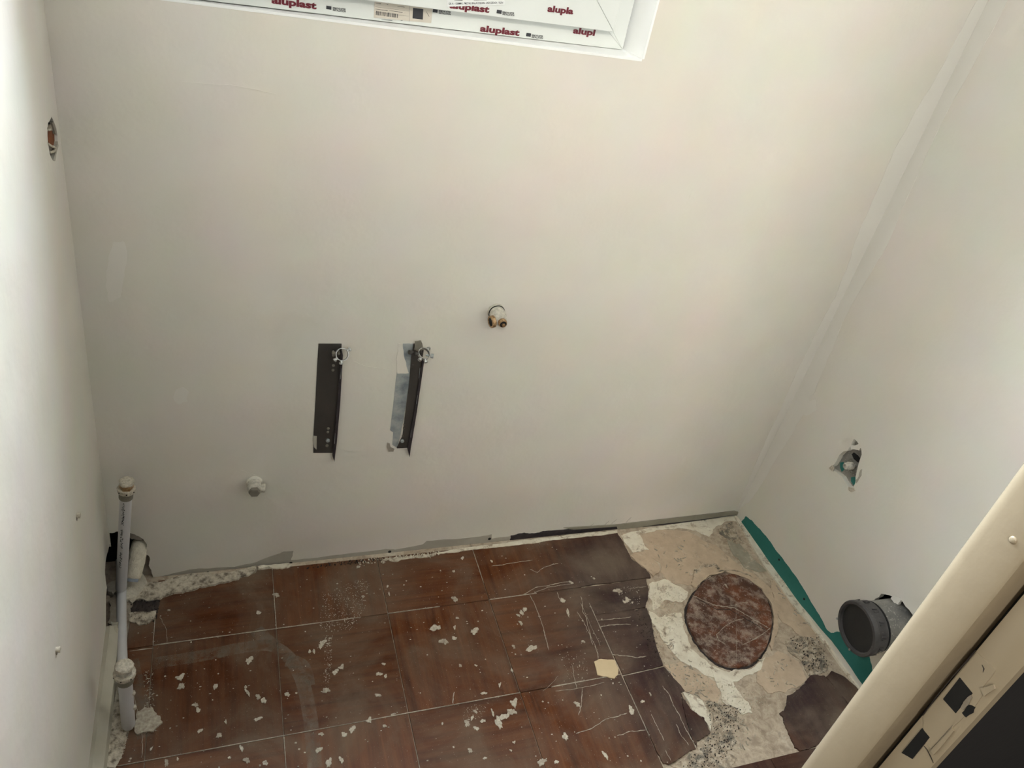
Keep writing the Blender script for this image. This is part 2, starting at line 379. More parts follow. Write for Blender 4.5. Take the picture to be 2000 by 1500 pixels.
# masonry behind the skin
bm = bmesh.new()
add_box(bm, -0.3, 1.9, 0.07, 0.20, -0.05, WZ0 - 0.0); add_box(bm, -0.3, 1.9, 0.07, 0.20, WZ1, TOP)
add_box(bm, -0.3, WX0, 0.07, 0.20, WZ0, WZ1); add_box(bm, WX1, 1.9, 0.07, 0.20, WZ0, WZ1)
obj('masonry', bm, M['void'], wall_back)

# left wall, leaning a little, with the socket hole
socket_hole = [(-0.0475,1.0597),(-0.0409,1.0531),(-0.0359,1.0484),(-0.0288,1.0407),(-0.0228,1.0333),(-0.0217,1.0228),(-0.0258,1.0164),(-0.0321,1.0116),(-0.0487,1.0067),(-0.0675,1.0005),(-0.0802,1.007),(-0.0888,1.0141),(-0.0958,1.0227),(-0.0965,1.0305),(-0.0978,1.0402),(-0.0948,1.0484),(-0.088,1.057),(-0.0788,1.0612),(-0.0661,1.0599)]
bm = bmesh.new()
lo_left = [(0.07,0.0958),(0.0184,0.1172),(-0.0204,0.1235),(-0.0617,0.1372),(-0.0878,0.1304),(-0.0914,0.114),(-0.0893,0.0794),(-0.1113,0.078)]
lcut = [(min(p[0], 0.012), p[1]) for p in lo_left if p[1] > 0.02]
outer = [(0.012, TOP), (YF, TOP), (YF, 0.022), (lcut[-1][0] - 0.05, 0.022)] + jag(list(reversed(lcut)), 0.003, 2, 5, closed=False)
add_prism(bm, outer, [socket_hole], -0.014, 0.0, left_map)
wall_left = struct(obj('wall_left', bm, M['wall']), 'bright white plastered wall on the left', 'wall')
bm = bmesh.new(); add_box(bm, -0.20, -0.055, YF, 0.2, -0.05, TOP); obj('masonry', bm, M['void'], wall_left)

# right wall with openings for the fitting and the drain
fit_hole = [(-0.2253,0.4856),(-0.2369,0.4867),(-0.2484,0.4842),(-0.257,0.4803),(-0.2659,0.4702),(-0.2679,0.459),(-0.2702,0.4488),(-0.2761,0.4303),(-0.2821,0.4133),(-0.2895,0.4026),(-0.2911,0.3889),(-0.2802,0.3787),(-0.2618,0.3804),(-0.25,0.384),(-0.2305,0.3808),(-0.2191,0.3774),(-0.2056,0.3738),(-0.2118,0.3879),(-0.2131,0.4031),(-0.212,0.421),(-0.2165,0.4374),(-0.2269,0.4496),(-0.2254,0.468)]
DC = (-0.551, 0.203)
rnd = random.Random(4)
drain_hole = [(DC[0] - 0.007 + 0.0690 * (1 + rnd.uniform(-.05, .04)) * math.cos(a * math.pi / 18), DC[1] + 0.004 + 0.0690 * (1 + rnd.uniform(-.05, .04)) * math.sin(a * math.pi / 18)) for a in range(36)]
bm = bmesh.new()
add_prism(bm, [(0.012, -0.02), (0.012, TOP), (YF, TOP), (YF, -0.02)], [fit_hole, drain_hole], -0.013, 0.0, right_map)
wall_right = struct(obj('wall_right', bm, M['wall']), 'warm white plastered wall on the right with a drain outlet', 'wall')
bm = bmesh.new(); add_box(bm, 1.70, 1.85, YF, 0.2, -0.05, TOP); obj('masonry', bm, M['void'], wall_right)

# front wall with the doorway the picture is taken through
JX = 0.793
bm = bmesh.new()
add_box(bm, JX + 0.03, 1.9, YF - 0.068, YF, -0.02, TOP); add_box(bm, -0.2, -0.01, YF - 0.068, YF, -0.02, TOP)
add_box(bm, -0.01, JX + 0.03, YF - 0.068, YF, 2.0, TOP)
wall_front = struct(obj('wall_front', bm, M['hall']), 'wall face with shade painted in beside the door frame, bottom right corner', 'wall')
bm = bmesh.new(); add_box(bm, JX + 0.045, 1.66, YF, YF + 0.012, 0.0, TOP); add_box(bm, -0.01, JX + 0.045, YF, YF + 0.012, 2.03, TOP); obj('plaster_skin', bm, M['wall'], wall_front)
bm = bmesh.new(); add_box(bm, -0.2, 1.85, YF - 0.07, 0.2, TOP, TOP + 0.05); struct(obj('ceiling', bm, M['ceiling']), 'plain white ceiling', 'ceiling')

# door frame (steel jamb, cream enamel): profile in plan, run from floor to head
def jamb_profile(bm, x0, sgn, z0, z1):
    # x0 = inner face; sgn +1: frame on the right of the opening
    y = YF
    pts = [(0.050, y + 0.010), (0.010, y + 0.012), (0.0075, y + 0.0116), (0.005, y + 0.0106), (0.003, y + 0.0088), (0.0014, y + 0.0062), (0.0004, y + 0.0032), (0.0, y + 0.0), (0.0, y - 0.0315), (0.0010, y - 0.0335), (0.034, y - 0.0342), (0.034, y - 0.0392), (0.020, y - 0.0400),
           (0.020, y - 0.0680), (0.0215, y - 0.0715), (0.026, y - 0.073), (0.026, y - 0.066), (0.050, y - 0.066)]
    rings = [[bm.verts.new((x0 + sgn * a, b, z)) for a, b in pts] for z in (z0, z1)]
    n = len(pts)
    for i in range(n): bm.faces.new((rings[0][i], rings[0][(i+1) % n], rings[1][(i+1) % n], rings[1][i]))
    bm.faces.new(rings[0]); bm.faces.new(rings[1])
door_1 = bpy.data.objects.new('door_1', None); C.objects.link(door_1); door_1.location = (JX, YF, 0)
struct(door_1, 'cream painted steel door frame with latch openings in the lower right', 'door frame')
# latch and bolt openings, uncut: their inner dark is put into black pieces
XB = JX + 0.020
plate = [(-1.0759,1.0229),(-1.0961,1.0251),(-1.0968,1.017),(-1.097,1.0039),(-1.1003,1.0031),(-1.1021,0.9833),(-1.1001,0.9493),(-1.1003,0.9123),(-1.0902,0.9117),(-1.0766,0.9287)]
latch = [(-1.0796,0.9912),(-1.0946,0.9908),(-1.0944,0.9801),(-1.0949,0.962),(-1.0804,0.9608)]
bolt = [(-1.0826,0.9189),(-1.092,0.9197),(-1.0928,0.8854),(-1.0829,0.8785)]
notch = [(-1.0981,0.9799),(-1.1027,0.9833),(-1.1043,0.9777),(-1.1026,0.9682),(-1.0981,0.9679)]
bm = bmesh.new(); jamb_profile(bm, JX, 1, 0.0, 2.0)
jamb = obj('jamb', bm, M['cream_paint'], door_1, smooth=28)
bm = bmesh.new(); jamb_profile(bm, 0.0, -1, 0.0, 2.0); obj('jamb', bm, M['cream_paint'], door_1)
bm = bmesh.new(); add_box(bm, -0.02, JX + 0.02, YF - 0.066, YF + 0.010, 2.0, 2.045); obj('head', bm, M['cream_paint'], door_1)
def scale_poly(p, s):
    cx = sum(a for a, b in p) / len(p); cy = sum(b for a, b in p) / len(p)
    return [(cx + (a - cx) * s, cy + (b - cy) * s) for a, b in p]
def inside(p, y0, y1): return [(min(max(a, y0), y1), b) for a, b in p]
XM = x_map(XB)
sp = poly_part('strike_plate', [(min(a, -1.077), b) for a, b in plate], 0.0, 0.0006, XM, M['cream_paint'], door_1)
poly_part('latch_opening', latch, 0.0003, 0.0009, XM, M['black_hole'], sp)
poly_part('bolt_opening', bolt, 0.0003, 0.0009, XM, M['black_hole'], sp)
poly_part('latch_notch', notch, 0.0003, 0.0009, XM, M['black_hole'], sp, 0.0006, 2)
poly_part('torn_lip', [(-1.0939,0.9809),(-1.0945,0.9885),(-1.0966,0.988),(-1.0981,0.9799),(-1.0978,0.9718),(-1.0955,0.9699)], 0.0009, 0.0016, XM, M['baretorn'], sp, 0.0005, 2)
bm = bmesh.new(); ribbon([(-1.0754,1.0229),(-1.0756,1.0091),(-1.0748,0.9841),(-1.0751,0.9565),(-1.0763,0.9291)], 0.0009, 0.0002, 0.0007, XM, bm, 2); obj('seam', bm, M['dark'], sp)
bm = bmesh.new(); ribbon([(-1.086,1.0182),(-1.089,1.017),(-1.0902,1.0137)], 0.0009, 0.0005, 0.0008, XM, bm, 2); obj('screw_slot', bm, M['dark'], sp)
bm = bmesh.new(); ribbon([(-1.0931,0.9075),(-1.0968,0.9079),(-1.1026,0.9062),(-1.1072,0.9042)], 0.0009, 0.0005, 0.0009, XM, bm, 4); obj('crack', bm, M['dark'], sp)
bm = bmesh.new(); ribbon([(-1.099,0.9508),(-1.0988,0.9312),(-1.0987,0.9128)], 0.0005, 0.0005, 0.0008, XM, bm, 4); obj('crack', bm, M['baretorn'], sp)
for k, (nm, q) in enumerate([('paint_ridge', [(-1.0969,1.0016),(-1.1018,1.0146),(-1.1048,1.0127),(-1.1027,0.9988)]), ('paint_ridge', [(-1.1003,0.9489),(-1.103,0.9486),(-1.1036,0.9113),(-1.0997,0.9113)])]):
    poly_part(nm, q, 0.0004, 0.0018, XM, M['cream_paint'], sp, 0.0004, 2, k)
bm = bmesh.new(); add_lathe(bm, (JX, -1.0552, 1.1361), (-1, 0, 0), [(0.0, 0.0032), (0.0008, 0.003), (0.0014, 0.0018), (0.0016, 0.0004)], 14)
obj('paint_blister', bm, M['cream_paint'], door_1, smooth=60)
# unseen door leaf and handle, added and angled to cut the hallway light
bm = bmesh.new(); add_box(bm, 0.0, 0.04, -0.83, -0.01, 0.01, 1.99)
def swing(v): return Vector((0.0, YF - 0.075, 0)) + Matrix.Rotation(math.radians(4), 3, 'Z') @ v
for v_ in bm.verts: v_.co = swing(v_.co)
added_door_leaf = obj('added_door_leaf', bm, M['door'], door_1)
bm = bmesh.new(); add_lathe(bm, (0.04, -0.77, 1.02), (1, 0, 0), [(0, .011), (.05, .011)], 12); add_box(bm, 0.08, 0.095, -0.78, -0.66, 1.01, 1.03)
for v_ in bm.verts: v_.co = swing(v_.co)
obj('handle', bm, M['chrome'], added_door_leaf)

# ------------------------------------------------------------------ window
window_1 = bpy.data.objects.new('window_1', None); C.objects.link(window_1); window_1.location = (0.5, 0.045, 1.23)
struct(window_1, 'white plastic window with printed protective film at the top', 'window')
bm = bmesh.new()   # plastered reveal, splayed
FY, SY = 0.045, 0.026
fx0, fx1, fz0, fz1 = 0.175, 0.924, 1.2322, 2.10
def quad3(bm, a, b, c, d):
    vs_ = [bm.verts.new(p) for p in (a, b, c, d)]; bm.faces.new(vs_)
def solid_quad(bm, pts, off):
    lo = [bm.verts.new(p) for p in pts]; hi = [bm.verts.new(Vector(p) + Vector(off)) for p in pts]
    bm.faces.new(lo); bm.faces.new(hi)
    for i in range(4): bm.faces.new((lo[i], lo[(i+1) % 4], hi[(i+1) % 4], hi[i]))
solid_quad(bm, [(WX0, -0.0006, WZ0), (WX1, -0.0006, WZ0), (fx1 + .002, 0.07, fz0), (fx0, 0.07, fz0)], (0, 0, -0.004))
solid_quad(bm, [(WX1, -0.0006, WZ0), (WX1, -0.0006, WZ1), (fx1 + .002, 0.07, fz1), (fx1 + .002, 0.07, fz0)], (0.004, 0, 0))
solid_quad(bm, [(WX0, -0.0006, WZ1), (WX0, -0.0006, WZ0), (fx0, 0.07, fz0), (fx0, 0.07, fz1)], (-0.004, 0, 0))
solid_quad(bm, [(WX1, -0.0006, WZ1), (WX0, -0.0006, WZ1), (fx0, 0.07, fz1), (fx1, 0.07, fz1)], (0, 0, 0.004))
obj('reveal', bm, M['reveal'], window_1)
def mitred(name, x0, x1, z0, z1, w, ya, yb, m):
    """four mitred profile bars"""
    O = [(x0, z0), (x1, z0), (x1, z1), (x0, z1)]; I = [(x0+w, z0+w), (x1-w, z0+w), (x1-w, z1-w), (x0+w, z1-w)]
    out = []
    for i in range(4):
        j = (i + 1) % 4; bm = bmesh.new()
        e = 0.0002
        add_prism(bm, [O[i], O[j], I[j], I[i]], [], -yb, -ya, back_map)
        bmesh.ops.bevel(bm, geom=[ed for ed in bm.edges], offset=0.0007, segments=1, affect='EDGES')
        out.append(obj(name, bm, m, window_1))
    return out
fr = mitred('frame_profile', fx0, fx1, fz0, fz1, 0.062, FY, FY + 0.06, M['pvc'])
sx0, sx1, sz0, sz1 = fx0 + 0.034, 0.8885, 1.2632, fz1 - 0.03
sa = mitred('sash_profile', sx0, sx1, sz0, sz1, 0.066, SY, SY + 0.055, M['pvc'])
bm = bmesh.new(); add_box(bm, sx0 + 0.06, sx1 - 0.06, 0.066, 0.070, sz0 + 0.06, sz1 - 0.06); obj('glass_pane', bm, M['glass'], window_1)
bm = bmesh.new()
ribbon([(fx1 - 0.002, fz0 + 0.002), (fx1 - 0.036, fz0 + 0.027)], 0.0008, -FY, -FY + 0.0004, back_map, bm)
ribbon([(sx1 - 0.001, sz0 + 0.001), (sx1 - 0.066, sz0 + 0.066)], 0.0008, -SY, -SY + 0.0004, back_map, bm)
obj('weld_seam', bm, M['seam'], window_1)

def text(body, p0, p1, h, y, m, parent, bold=0.0, name='lettering'):
    """flat print: baseline from p0 to p1 in (x, z) on the plane y"""
    cu = bpy.data.curves.new(name, 'FONT'); cu.body = body; cu.offset = bold; cu.resolution_u = 3
    t = bpy.data.objects.new(name, cu); C.objects.link(t)
    bpy.context.view_layer.update()
    me = bpy.data.meshes.new_from_object(t.evaluated_get(bpy.context.evaluated_depsgraph_get()))
    bpy.data.objects.remove(t); bpy.data.curves.remove(cu)
    xs = [v.co.x for v in me.vertices]; ys = [v.co.y for v in me.vertices]
    x0, x1 = min(xs), max(xs); yh = 0.73
    d = Vector((p1[0]-p0[0], p1[1]-p0[1])); W_ = d.length; d.normalize(); n = Vector((-d.y, d.x))
    for v in me.vertices:
        u = (v.co.x - x0) / (x1 - x0) * W_; w = v.co.y / yh * h
        v.co = Vector((p0[0] + d.x*u + n.x*w, y, p0[1] + d.y*u + n.y*w))
    me.materials.append(m)
    o = bpy.data.objects.new(name, me); C.objects.link(o); o.parent = parent; o.location = -world_loc(parent)
    return o
FT, ST = FY - 0.0006, SY - 0.0006
text('aluplast', *[(0.3102,1.2398),(0.3771,1.2388)], 0.0098, FT, M['red'], window_1, 0.045)
text('aluplast', *[(0.6467,1.2352),(0.7188,1.2354)], 0.0098, FT, M['red'], window_1, 0.045)
text('alupl', *[(0.818,1.25),(0.8613,1.2502)], 0.0098, FT, M['red'], window_1, 0.045)
text('aluplast', *[(0.5838,1.2682),(0.6521,1.2686)], 0.0098, ST, M['red'], window_1, 0.045)
text('alupla', *[(0.7544,1.2822),(0.8028,1.2832)], 0.0098, ST, M['red'], window_1, 0.045)
def film_mark(ic, l1, l2, y):
    a, b = ic; h = abs(b[0]-a[0]) * 0.62
    bm = bmesh.new(); add_prism(bm, [(a[0], a[1]), (b[0], b[1]), (b[0], b[1] + h), (a[0], a[1] + h)], [], -y, -y + 0.0003, back_map)
    obj('print_mark', bm, M['ink'], window_1)
    text('REMOVE AFTER', *l1, 0.0026, y, M['ink'], window_1, 0.03); text('INSTALLATION', *l2, 0.0026, y, M['ink'], window_1, 0.03)
film_mark([(0.3918,1.2405),(0.3997,1.2403)], [(0.402,1.242),(0.4218,1.242)], [(0.4021,1.2391),(0.422,1.2391)], FT)
film_mark([(0.5619,1.2552),(0.5697,1.255)], [(0.572,1.2572),(0.5922,1.2571)], [(0.5724,1.2541),(0.5926,1.254)], FT)
film_mark([(0.7312,1.2359),(0.7399,1.2357)], [(0.7415,1.2374),(0.7629,1.2375)], [(0.7421,1.2344),(0.7635,1.2346)], FT)
film_mark([(0.665,1.2693),(0.6737,1.2691)], [(0.6752,1.2708),(0.6963,1.2711)], [(0.6758,1.2679),(0.6968,1.2681)], ST)
# delivery sticker with bars, and the small white order label
sk = poly_part('sticker', [(0.466,1.2664),(0.5606,1.2655),(0.5613,1.2385),(0.4667,1.2366)], -FT, -FT + 0.0003, back_map, M['sticker'], window_1)
bm = bmesh.new(); add_prism(bm, [(0.5286,1.258),(0.5456,1.258),(0.5466,1.2423),(0.5294,1.2423)], [], -FT + 0.0003, -FT + 0.0005, back_map); obj('printed_square', bm, M['ink'], sk)
bm = bmesh.new(); rnd = random.Random(5)
A_, B_ = [(0.4697,1.2407),(0.5055,1.2401)]
k = 0.0
while k < 0.97:
    w = rnd.choice((0.012, 0.02, 0.03)); x0 = A_[0] + (B_[0]-A_[0]) * k; x1 = A_[0] + (B_[0]-A_[0]) * (k + w); z = A_[1] + (B_[1]-A_[1]) * k
    add_prism(bm, [(x0, z), (x1, z), (x1, z + 0.006), (x0, z + 0.006)], [], -FT + 0.0003, -FT + 0.0005, back_map); k += w + rnd.choice((0.012, 0.022, 0.035))
obj('bar_print', bm, M['ink'], sk)
bm = bmesh.new()
for q in ([(0.4679,1.2525),(0.5228,1.2524)], [(0.4677,1.245),(0.5228,1.2447)], [(0.523,1.2664),(0.5245,1.2368)]):
    ribbon(q, 0.0006, -FT + 0.0003, -FT + 0.0005, back_map, bm, 1, 0)
for q in ([(0.4683,1.2578),(0.4765,1.2579)], [(0.4855,1.2583),(0.488,1.2583)], [(0.503,1.2573),(0.5147,1.2573)], [(0.4682,1.2492),(0.488,1.2492)], [(0.4904,1.2495),(0.5122,1.2493)], [(0.4792,1.2353),(0.4968,1.2353)], [(0.51,1.2371),(0.5134,1.2371)], [(0.5507,1.2551),(0.5567,1.2481)]):
    ribbon(q, 0.0014, -FT + 0.0003, -FT + 0.0005, back_map, bm, 1, 0.5)
obj('ruling', bm, M['ink'], sk)
lb = poly_part('order_label', [(0.5777,1.2849),(0.6744,1.2948),(0.6765,1.2835),(0.5798,1.2693)], -ST, -ST + 0.0004, back_map, M['label'], window_1)
text('GR A - 120MM L PMZ NL BIALA E SZARA USZCZELKA / KLIN', *[(0.5819,1.2727),(0.6735,1.285)], 0.003, ST - 0.0006, M['ink'], lb, 0.02)
for q in ([(0.5904,1.2797),(0.604,1.2816)], [(0.6228,1.2842),(0.6444,1.2872)]):
    bm = bmesh.new(); ribbon(q, 0.0016, -ST + 0.0005, -ST + 0.0008, back_map, bm, 1, 0.5); obj('ruling', bm, M['ink'], lb)
# the window stands slightly out of line with the wall
for o in list(window_1.children_recursive):
    if o.name.startswith('reveal'): continue
    off = world_loc(o)
    for v_ in o.data.vertices:
        v_.co.y += (v_.co.x + off.x - 0.926) * 0.055

# ------------------------------------------------------------------ walls: strips, patches, screws
strip = poly_part('bare_board_strip', [(0.051,-0.0099),(0.1004,0.0028),(0.1434,0.0098),(0.1765,0.0062),(0.2305,0.0027),(0.2789,0.0111),(0.3243,0.0308),(0.3418,0.0389),(0.3642,0.0373),(0.3588,0.0057),(0.4217,0.0051),(0.4957,0.0085),(0.5911,0.0109),(0.6137,0.0057),(0.6841,0.0143),(0.6934,0.0261),(0.7532,0.0234),(0.8379,0.0219),(0.8667,0.0268),(0.8712,0.0088),(0.9225,0.0114),(0.9229,-0.0142),(0.7614,-0.0162),(0.5744,-0.0224),(0.3982,-0.0245),(0.2437,-0.0248),(0.0544,-0.0228)], 0.0, 0.0007, back_map, M['board'], wall_back, 0.0015, 2, 5)
for q in [(0.1715,-0.0073),(0.359,-0.0044),(0.5998,0.0002),(0.8639,0.0098)]:
    bm = bmesh.new(); add_lathe(bm, (q[0], -0.0007, q[1]), (0, -1, 0), [(0, .0042), (.0007, .0042), (.0009, .0034)], 12); obj('screw', bm, M['black_hole'], strip)
poly_part('black_gap', [(0.9221,0.0134),(0.9488,0.0186),(0.9696,0.0167),(1.0027,0.0142),(1.0182,0.018),(1.1044,0.0185),(1.2084,0.015),(1.2404,0.0088),(1.2515,-0.0131),(1.1584,-0.0108),(1.0663,-0.0144),(0.9237,-0.0182)], 0.0, 0.0010, back_map, M['tar'], wall_back, 0.002, 3, 8)
tr = poly_part('plastic_strip', [(1.0724,0.0247),(1.2303,0.0162),(1.3933,0.019),(1.5647,0.022),(1.6249,0.0233),(1.6399,0.0173),(1.6435,0.0041),(1.3994,0.0007),(1.248,-0.0065),(1.2404,0.0088),(1.1054,0.0144)], 0.0, 0.0030, back_map, M['olive'], wall_back)
bm = bmesh.new(); ribbon([(1.2612,-0.0072),(1.4005,-0.0026),(1.5197,0.0012),(1.6368,0.007)], 0.0035, 0.0, 0.0036, back_map, bm, 3, 0.4); obj('dark_gap_strip', bm, M['tar'], wall_back)  # raised dark strip along the lower edge of the plastic strip
bm = bmesh.new()
for q in ([(1.2769,0.0385),(1.2652,0.0178)], [(1.1637,0.0287),(1.1519,0.0143)], [(1.2098,0.0329),(1.1985,0.0162)], [(1.2327,0.036),(1.2177,0.0158)]):
    ribbon(jag(q, 0.001, 2, 1, False), 0.0012, 0.0, 0.0004, back_map, bm, 3)
obj('scratches', bm, M['board'], wall_back)
# feathered joint compound along the corners and over dents
poly_part('corner_plaster', [(1.662, 0.02), (1.662, 2.2), (1.632, 2.2), (1.630, 1.6), (1.622, 1.3), (1.598, 1.1), (1.606, 0.9), (1.626, 0.75), (1.616, 0.5), (1.622, 0.2), (1.633, 0.03)], 0.0, 0.0005, back_map, M['patch'], wall_back, 0.004, 4, 9)
poly_part('corner_plaster', [(-0.0005, 0.03), (-0.0005, 2.2), (-0.03, 2.2), (-0.045, 1.5), (-0.033, 1.2), (-0.05, 0.9), (-0.034, 0.7), (-0.055, 0.5), (-0.05, 0.35), (-0.026, 0.1)], 0.0, 0.0004, right_map, M['patch'], wall_right, 0.004, 4, 10)
poly_part('filler_patch', [(0.0573,0.8394),(0.0715,0.8418),(0.076,0.8228),(0.0675,0.7735),(0.058,0.7327),(0.0392,0.7221),(0.0359,0.7528),(0.0458,0.8026)], 0.0, 0.0004, back_map, M['patch'], wall_back, 0.002, 3, 1)
poly_part('filler_patch', [(0.1331,0.5233),(0.1465,0.5327),(0.1568,0.5199),(0.1538,0.4973),(0.1385,0.4904),(0.13,0.5035)], 0.0, 0.0004, back_map, M['patch'], wall_back, 0.002, 3, 2)
poly_part('filler_patch', [(-0.0446,0.4602),(-0.0662,0.4849),(-0.087,0.4678),(-0.0651,0.4305),(-0.0362,0.4284)], 0.0, 0.0003, right_map, M['patch'], wall_right, 0.001, 2, 2)
bm = bmesh.new()
for q in ([(1.1311,0.9777),(1.132,0.9855)], [(1.1387,0.72),(1.1469,0.7067)], [(0.1783,1.1131),(0.2487,1.1155),(0.3179,1.108)], [(0.2496,0.3075),(0.2809,0.2897)], [(0.4723,0.5866),(0.5005,0.5718),(0.5482,0.5627)], [(0.764,0.7228),(0.7498,0.7398),(0.7586,0.7338)]):
    ribbon(jag(q, 0.001, 2, 1, False), 0.0009, 0.0, 0.0005, back_map, bm, 5)
obj('trowel_marks', bm, M['wall'], wall_back)

teal = poly_part('green_board_strip', [(-0.0344,0.0325),(-0.0648,0.0422),(-0.0977,0.0468),(-0.141,0.0507),(-0.187,0.0486),(-0.2432,0.0513),(-0.2899,0.0507),(-0.3445,0.0431),(-0.3961,0.0373),(-0.4321,0.0282),(-0.4481,0.0348),(-0.4643,0.0602),(-0.5077,0.0857),(-0.5514,0.0955),(-0.5757,0.0798),(-0.5871,0.0661),(-0.6041,0.0605),(-0.6063,0.0167),(-0.555,0.0175),(-0.4611,0.0191),(-0.3384,0.0045),(-0.1669,0.0015),(-0.0284,0.0031)], 0.0, 0.0006, right_map, M['teal'], wall_right, 0.0016, 3, 6)
for q in [(-0.3347,0.027)] + [(-0.2073,0.0378)]:
    bm = bmesh.new(); add_lathe(bm, right_map(q[0], q[1], 0.0006), (-1, 0, 0), [(0, .0032), (.0008, .003)], 12); obj('screw', bm, M['black_hole'], teal)

# wall plugs on the left wall
def wall_plug(q, label, seed):
    p = left_map(q[0], q[1], 0.0)
    t = thing('wall_plug', label, 'wall plug', p, 'white wall plugs low on the left wall')
    bm = bmesh.new(); add_lathe(bm, p, (1, 0, -0.1), [(-0.004, .0042), (0.004, .0044), (0.006, .0046), (0.0062, .0022), (0.003, .002)], 14, 0.08, seed); obj('sleeve', bm, M['splat'], t, smooth=40)
    bm = bmesh.new(); add_lathe(bm, p + Vector((0.0002, 0, -0.003)), (1, 0, 0), [(0.0, .0060), (0.0008, .0052)], 12, 0.25, seed + 3); obj('hole_edge', bm, M['board_dark'], t)
wall_plug([(-0.2626,0.4655)][0], 'white wall plug higher up, left of the corner pipes', 2)
wall_plug([(-0.5071,0.4389)][0], 'white wall plug lower down near the left edge', 3)

# socket hole in the left wall: brick behind, wire loop
sh = thing('wire_loop', 'bent white wire inside the broken hole in the left wall', 'wire', left_map(-0.075, 1.02, -0.004))
w_ = [left_map(a, b, -0.0005) for a, b in [(-0.1007,1.0394),(-0.0879,1.0326),(-0.0712,1.0243),(-0.0534,1.0163),(-0.051,1.0131),(-0.0605,1.0135),(-0.0764,1.0178),(-0.0944,1.0245)]]
bm = bmesh.new(); add_tube(bm, smooth_path(w_, 4), 0.0019, 10); obj('sheath', bm, M['splat'], sh, smooth=60)
w_ = [left_map(a, b, -0.0005) for a, b in [(-0.0909,1.0573),(-0.0816,1.0519),(-0.0667,1.0475)]]
bm = bmesh.new(); add_tube(bm, smooth_path(w_, 4), 0.0016, 10); obj('sheath', bm, M['splat'], sh, smooth=60)
poly_part('hole_back', [(-0.0573,1.0645),(0.0043,1.0469),(0.0392,1.0131),(0.0271,0.9847),(-0.0294,0.9799),(-0.0612,1.0016),(-0.0898,1.035)], -0.012, -0.0065, left_map, M['black_hole'], wall_left)
poly_part('brick', [(-0.0716,1.0459),(-0.0376,1.0357),(-0.014,1.0221),(-0.0085,1.01),(-0.0248,1.0087),(-0.0589,1.021),(-0.076,1.0348)], -0.0075, -0.0040, left_map, M['brick'], wall_left, 0.001, 2, 2)
poly_part('mortar', [(-0.062,1.0523),(-0.0356,1.0442),(-0.0155,1.0328),(-0.0295,1.0337),(-0.0525,1.0408),(-0.0702,1.0477)], -0.0075, -0.0035, left_map, M['baretorn'], wall_left, 0.001, 2, 3)
poly_part('mortar', [(-0.0807,1.0289),(-0.0663,1.0237),(-0.0558,1.013),(-0.0715,1.0172)], -0.0075, -0.0030, left_map, M['board_dark'], wall_left, 0.001, 2, 3)
poly_part('mortar', [(-0.0606,1.007),(-0.0447,1.0026),(-0.0356,0.9952),(-0.0481,0.9921),(-0.0635,1.0034)], -0.0075, -0.0020, left_map, M['baretorn'], wall_left, 0.001, 2, 3)
poly_part('torn_edge', [(-0.0282,1.0165),(-0.0262,1.0095),(-0.0467,1.006),(-0.0663,1.0001),(-0.0802,1.007),(-0.0592,1.0091),(-0.0457,1.0135)], -0.004, 0.0006, left_map, M['board'], wall_left, 0.001, 2, 3)
poly_part('torn_edge', [(-0.0361,1.05),(-0.0234,1.035),(-0.0214,1.025),(-0.0312,1.0284),(-0.0351,1.039),(-0.0438,1.0495)], -0.004, -0.001, left_map, M['board_dark'], wall_left, 0.001, 2, 3)

# ------------------------------------------------------------------ floor
bm = bmesh.new(); add_box(bm, -0.12, 1.72, -1.30, 0.06, -0.06, -0.004)
floor = struct(obj('floor', bm, M['screed']), 'old floor of wood-look squares with bare screed round the removed toilet', 'floor')
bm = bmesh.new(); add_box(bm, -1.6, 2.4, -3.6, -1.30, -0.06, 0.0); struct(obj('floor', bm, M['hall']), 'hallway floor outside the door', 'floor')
GO = Vector((0.0659, 0.0652)); GU = Vector((0.2492, 0.0015)); GV = Vector((-0.0010, -0.2552))
def G(i, j): return GO + GU * i + GV * j
def clip_tile(poly, grain, gap=0.0008, dz=0.0, amp=0.0, seed=0, name='floor_tile', m=None):
    cx = sum(p[0] for p in poly) / len(poly); cy = sum(p[1] for p in poly) / len(poly)
    if not amp:
        poly = [(p[0] + math.copysign(gap, cx - p[0]), p[1] + math.copysign(gap, cy - p[1])) for p in poly]
        bm = bmesh.new(); add_prism(bm, poly, [], -0.004, dz, floor_map)
        te = [e for e in bm.edges if all(abs(v.co.z - dz) < 1e-6 for v in e.verts)]
        be = [e for e in te if len([f for f in e.link_faces if abs(f.normal.z) > 0.9]) < 2]
        bm.normal_update()
        bmesh.ops.bevel(bm, geom=[e for e in te if e.calc_length() > 0 and any(abs(sum((v.co.z for v in f.verts)) / len(f.verts) - dz) > 1e-5 for f in e.link_faces)], offset=0.0006, segments=1, affect='EDGES')
    else:
        bm = bmesh.new(); add_prism(bm, jag(poly, amp, 3, seed), [], -0.004, dz, floor_map)
    return obj(name, bm, m or M['tile_' + grain], floor, loc=(cx, cy, 0))
rnd = random.Random(7)
ytop = -0.014
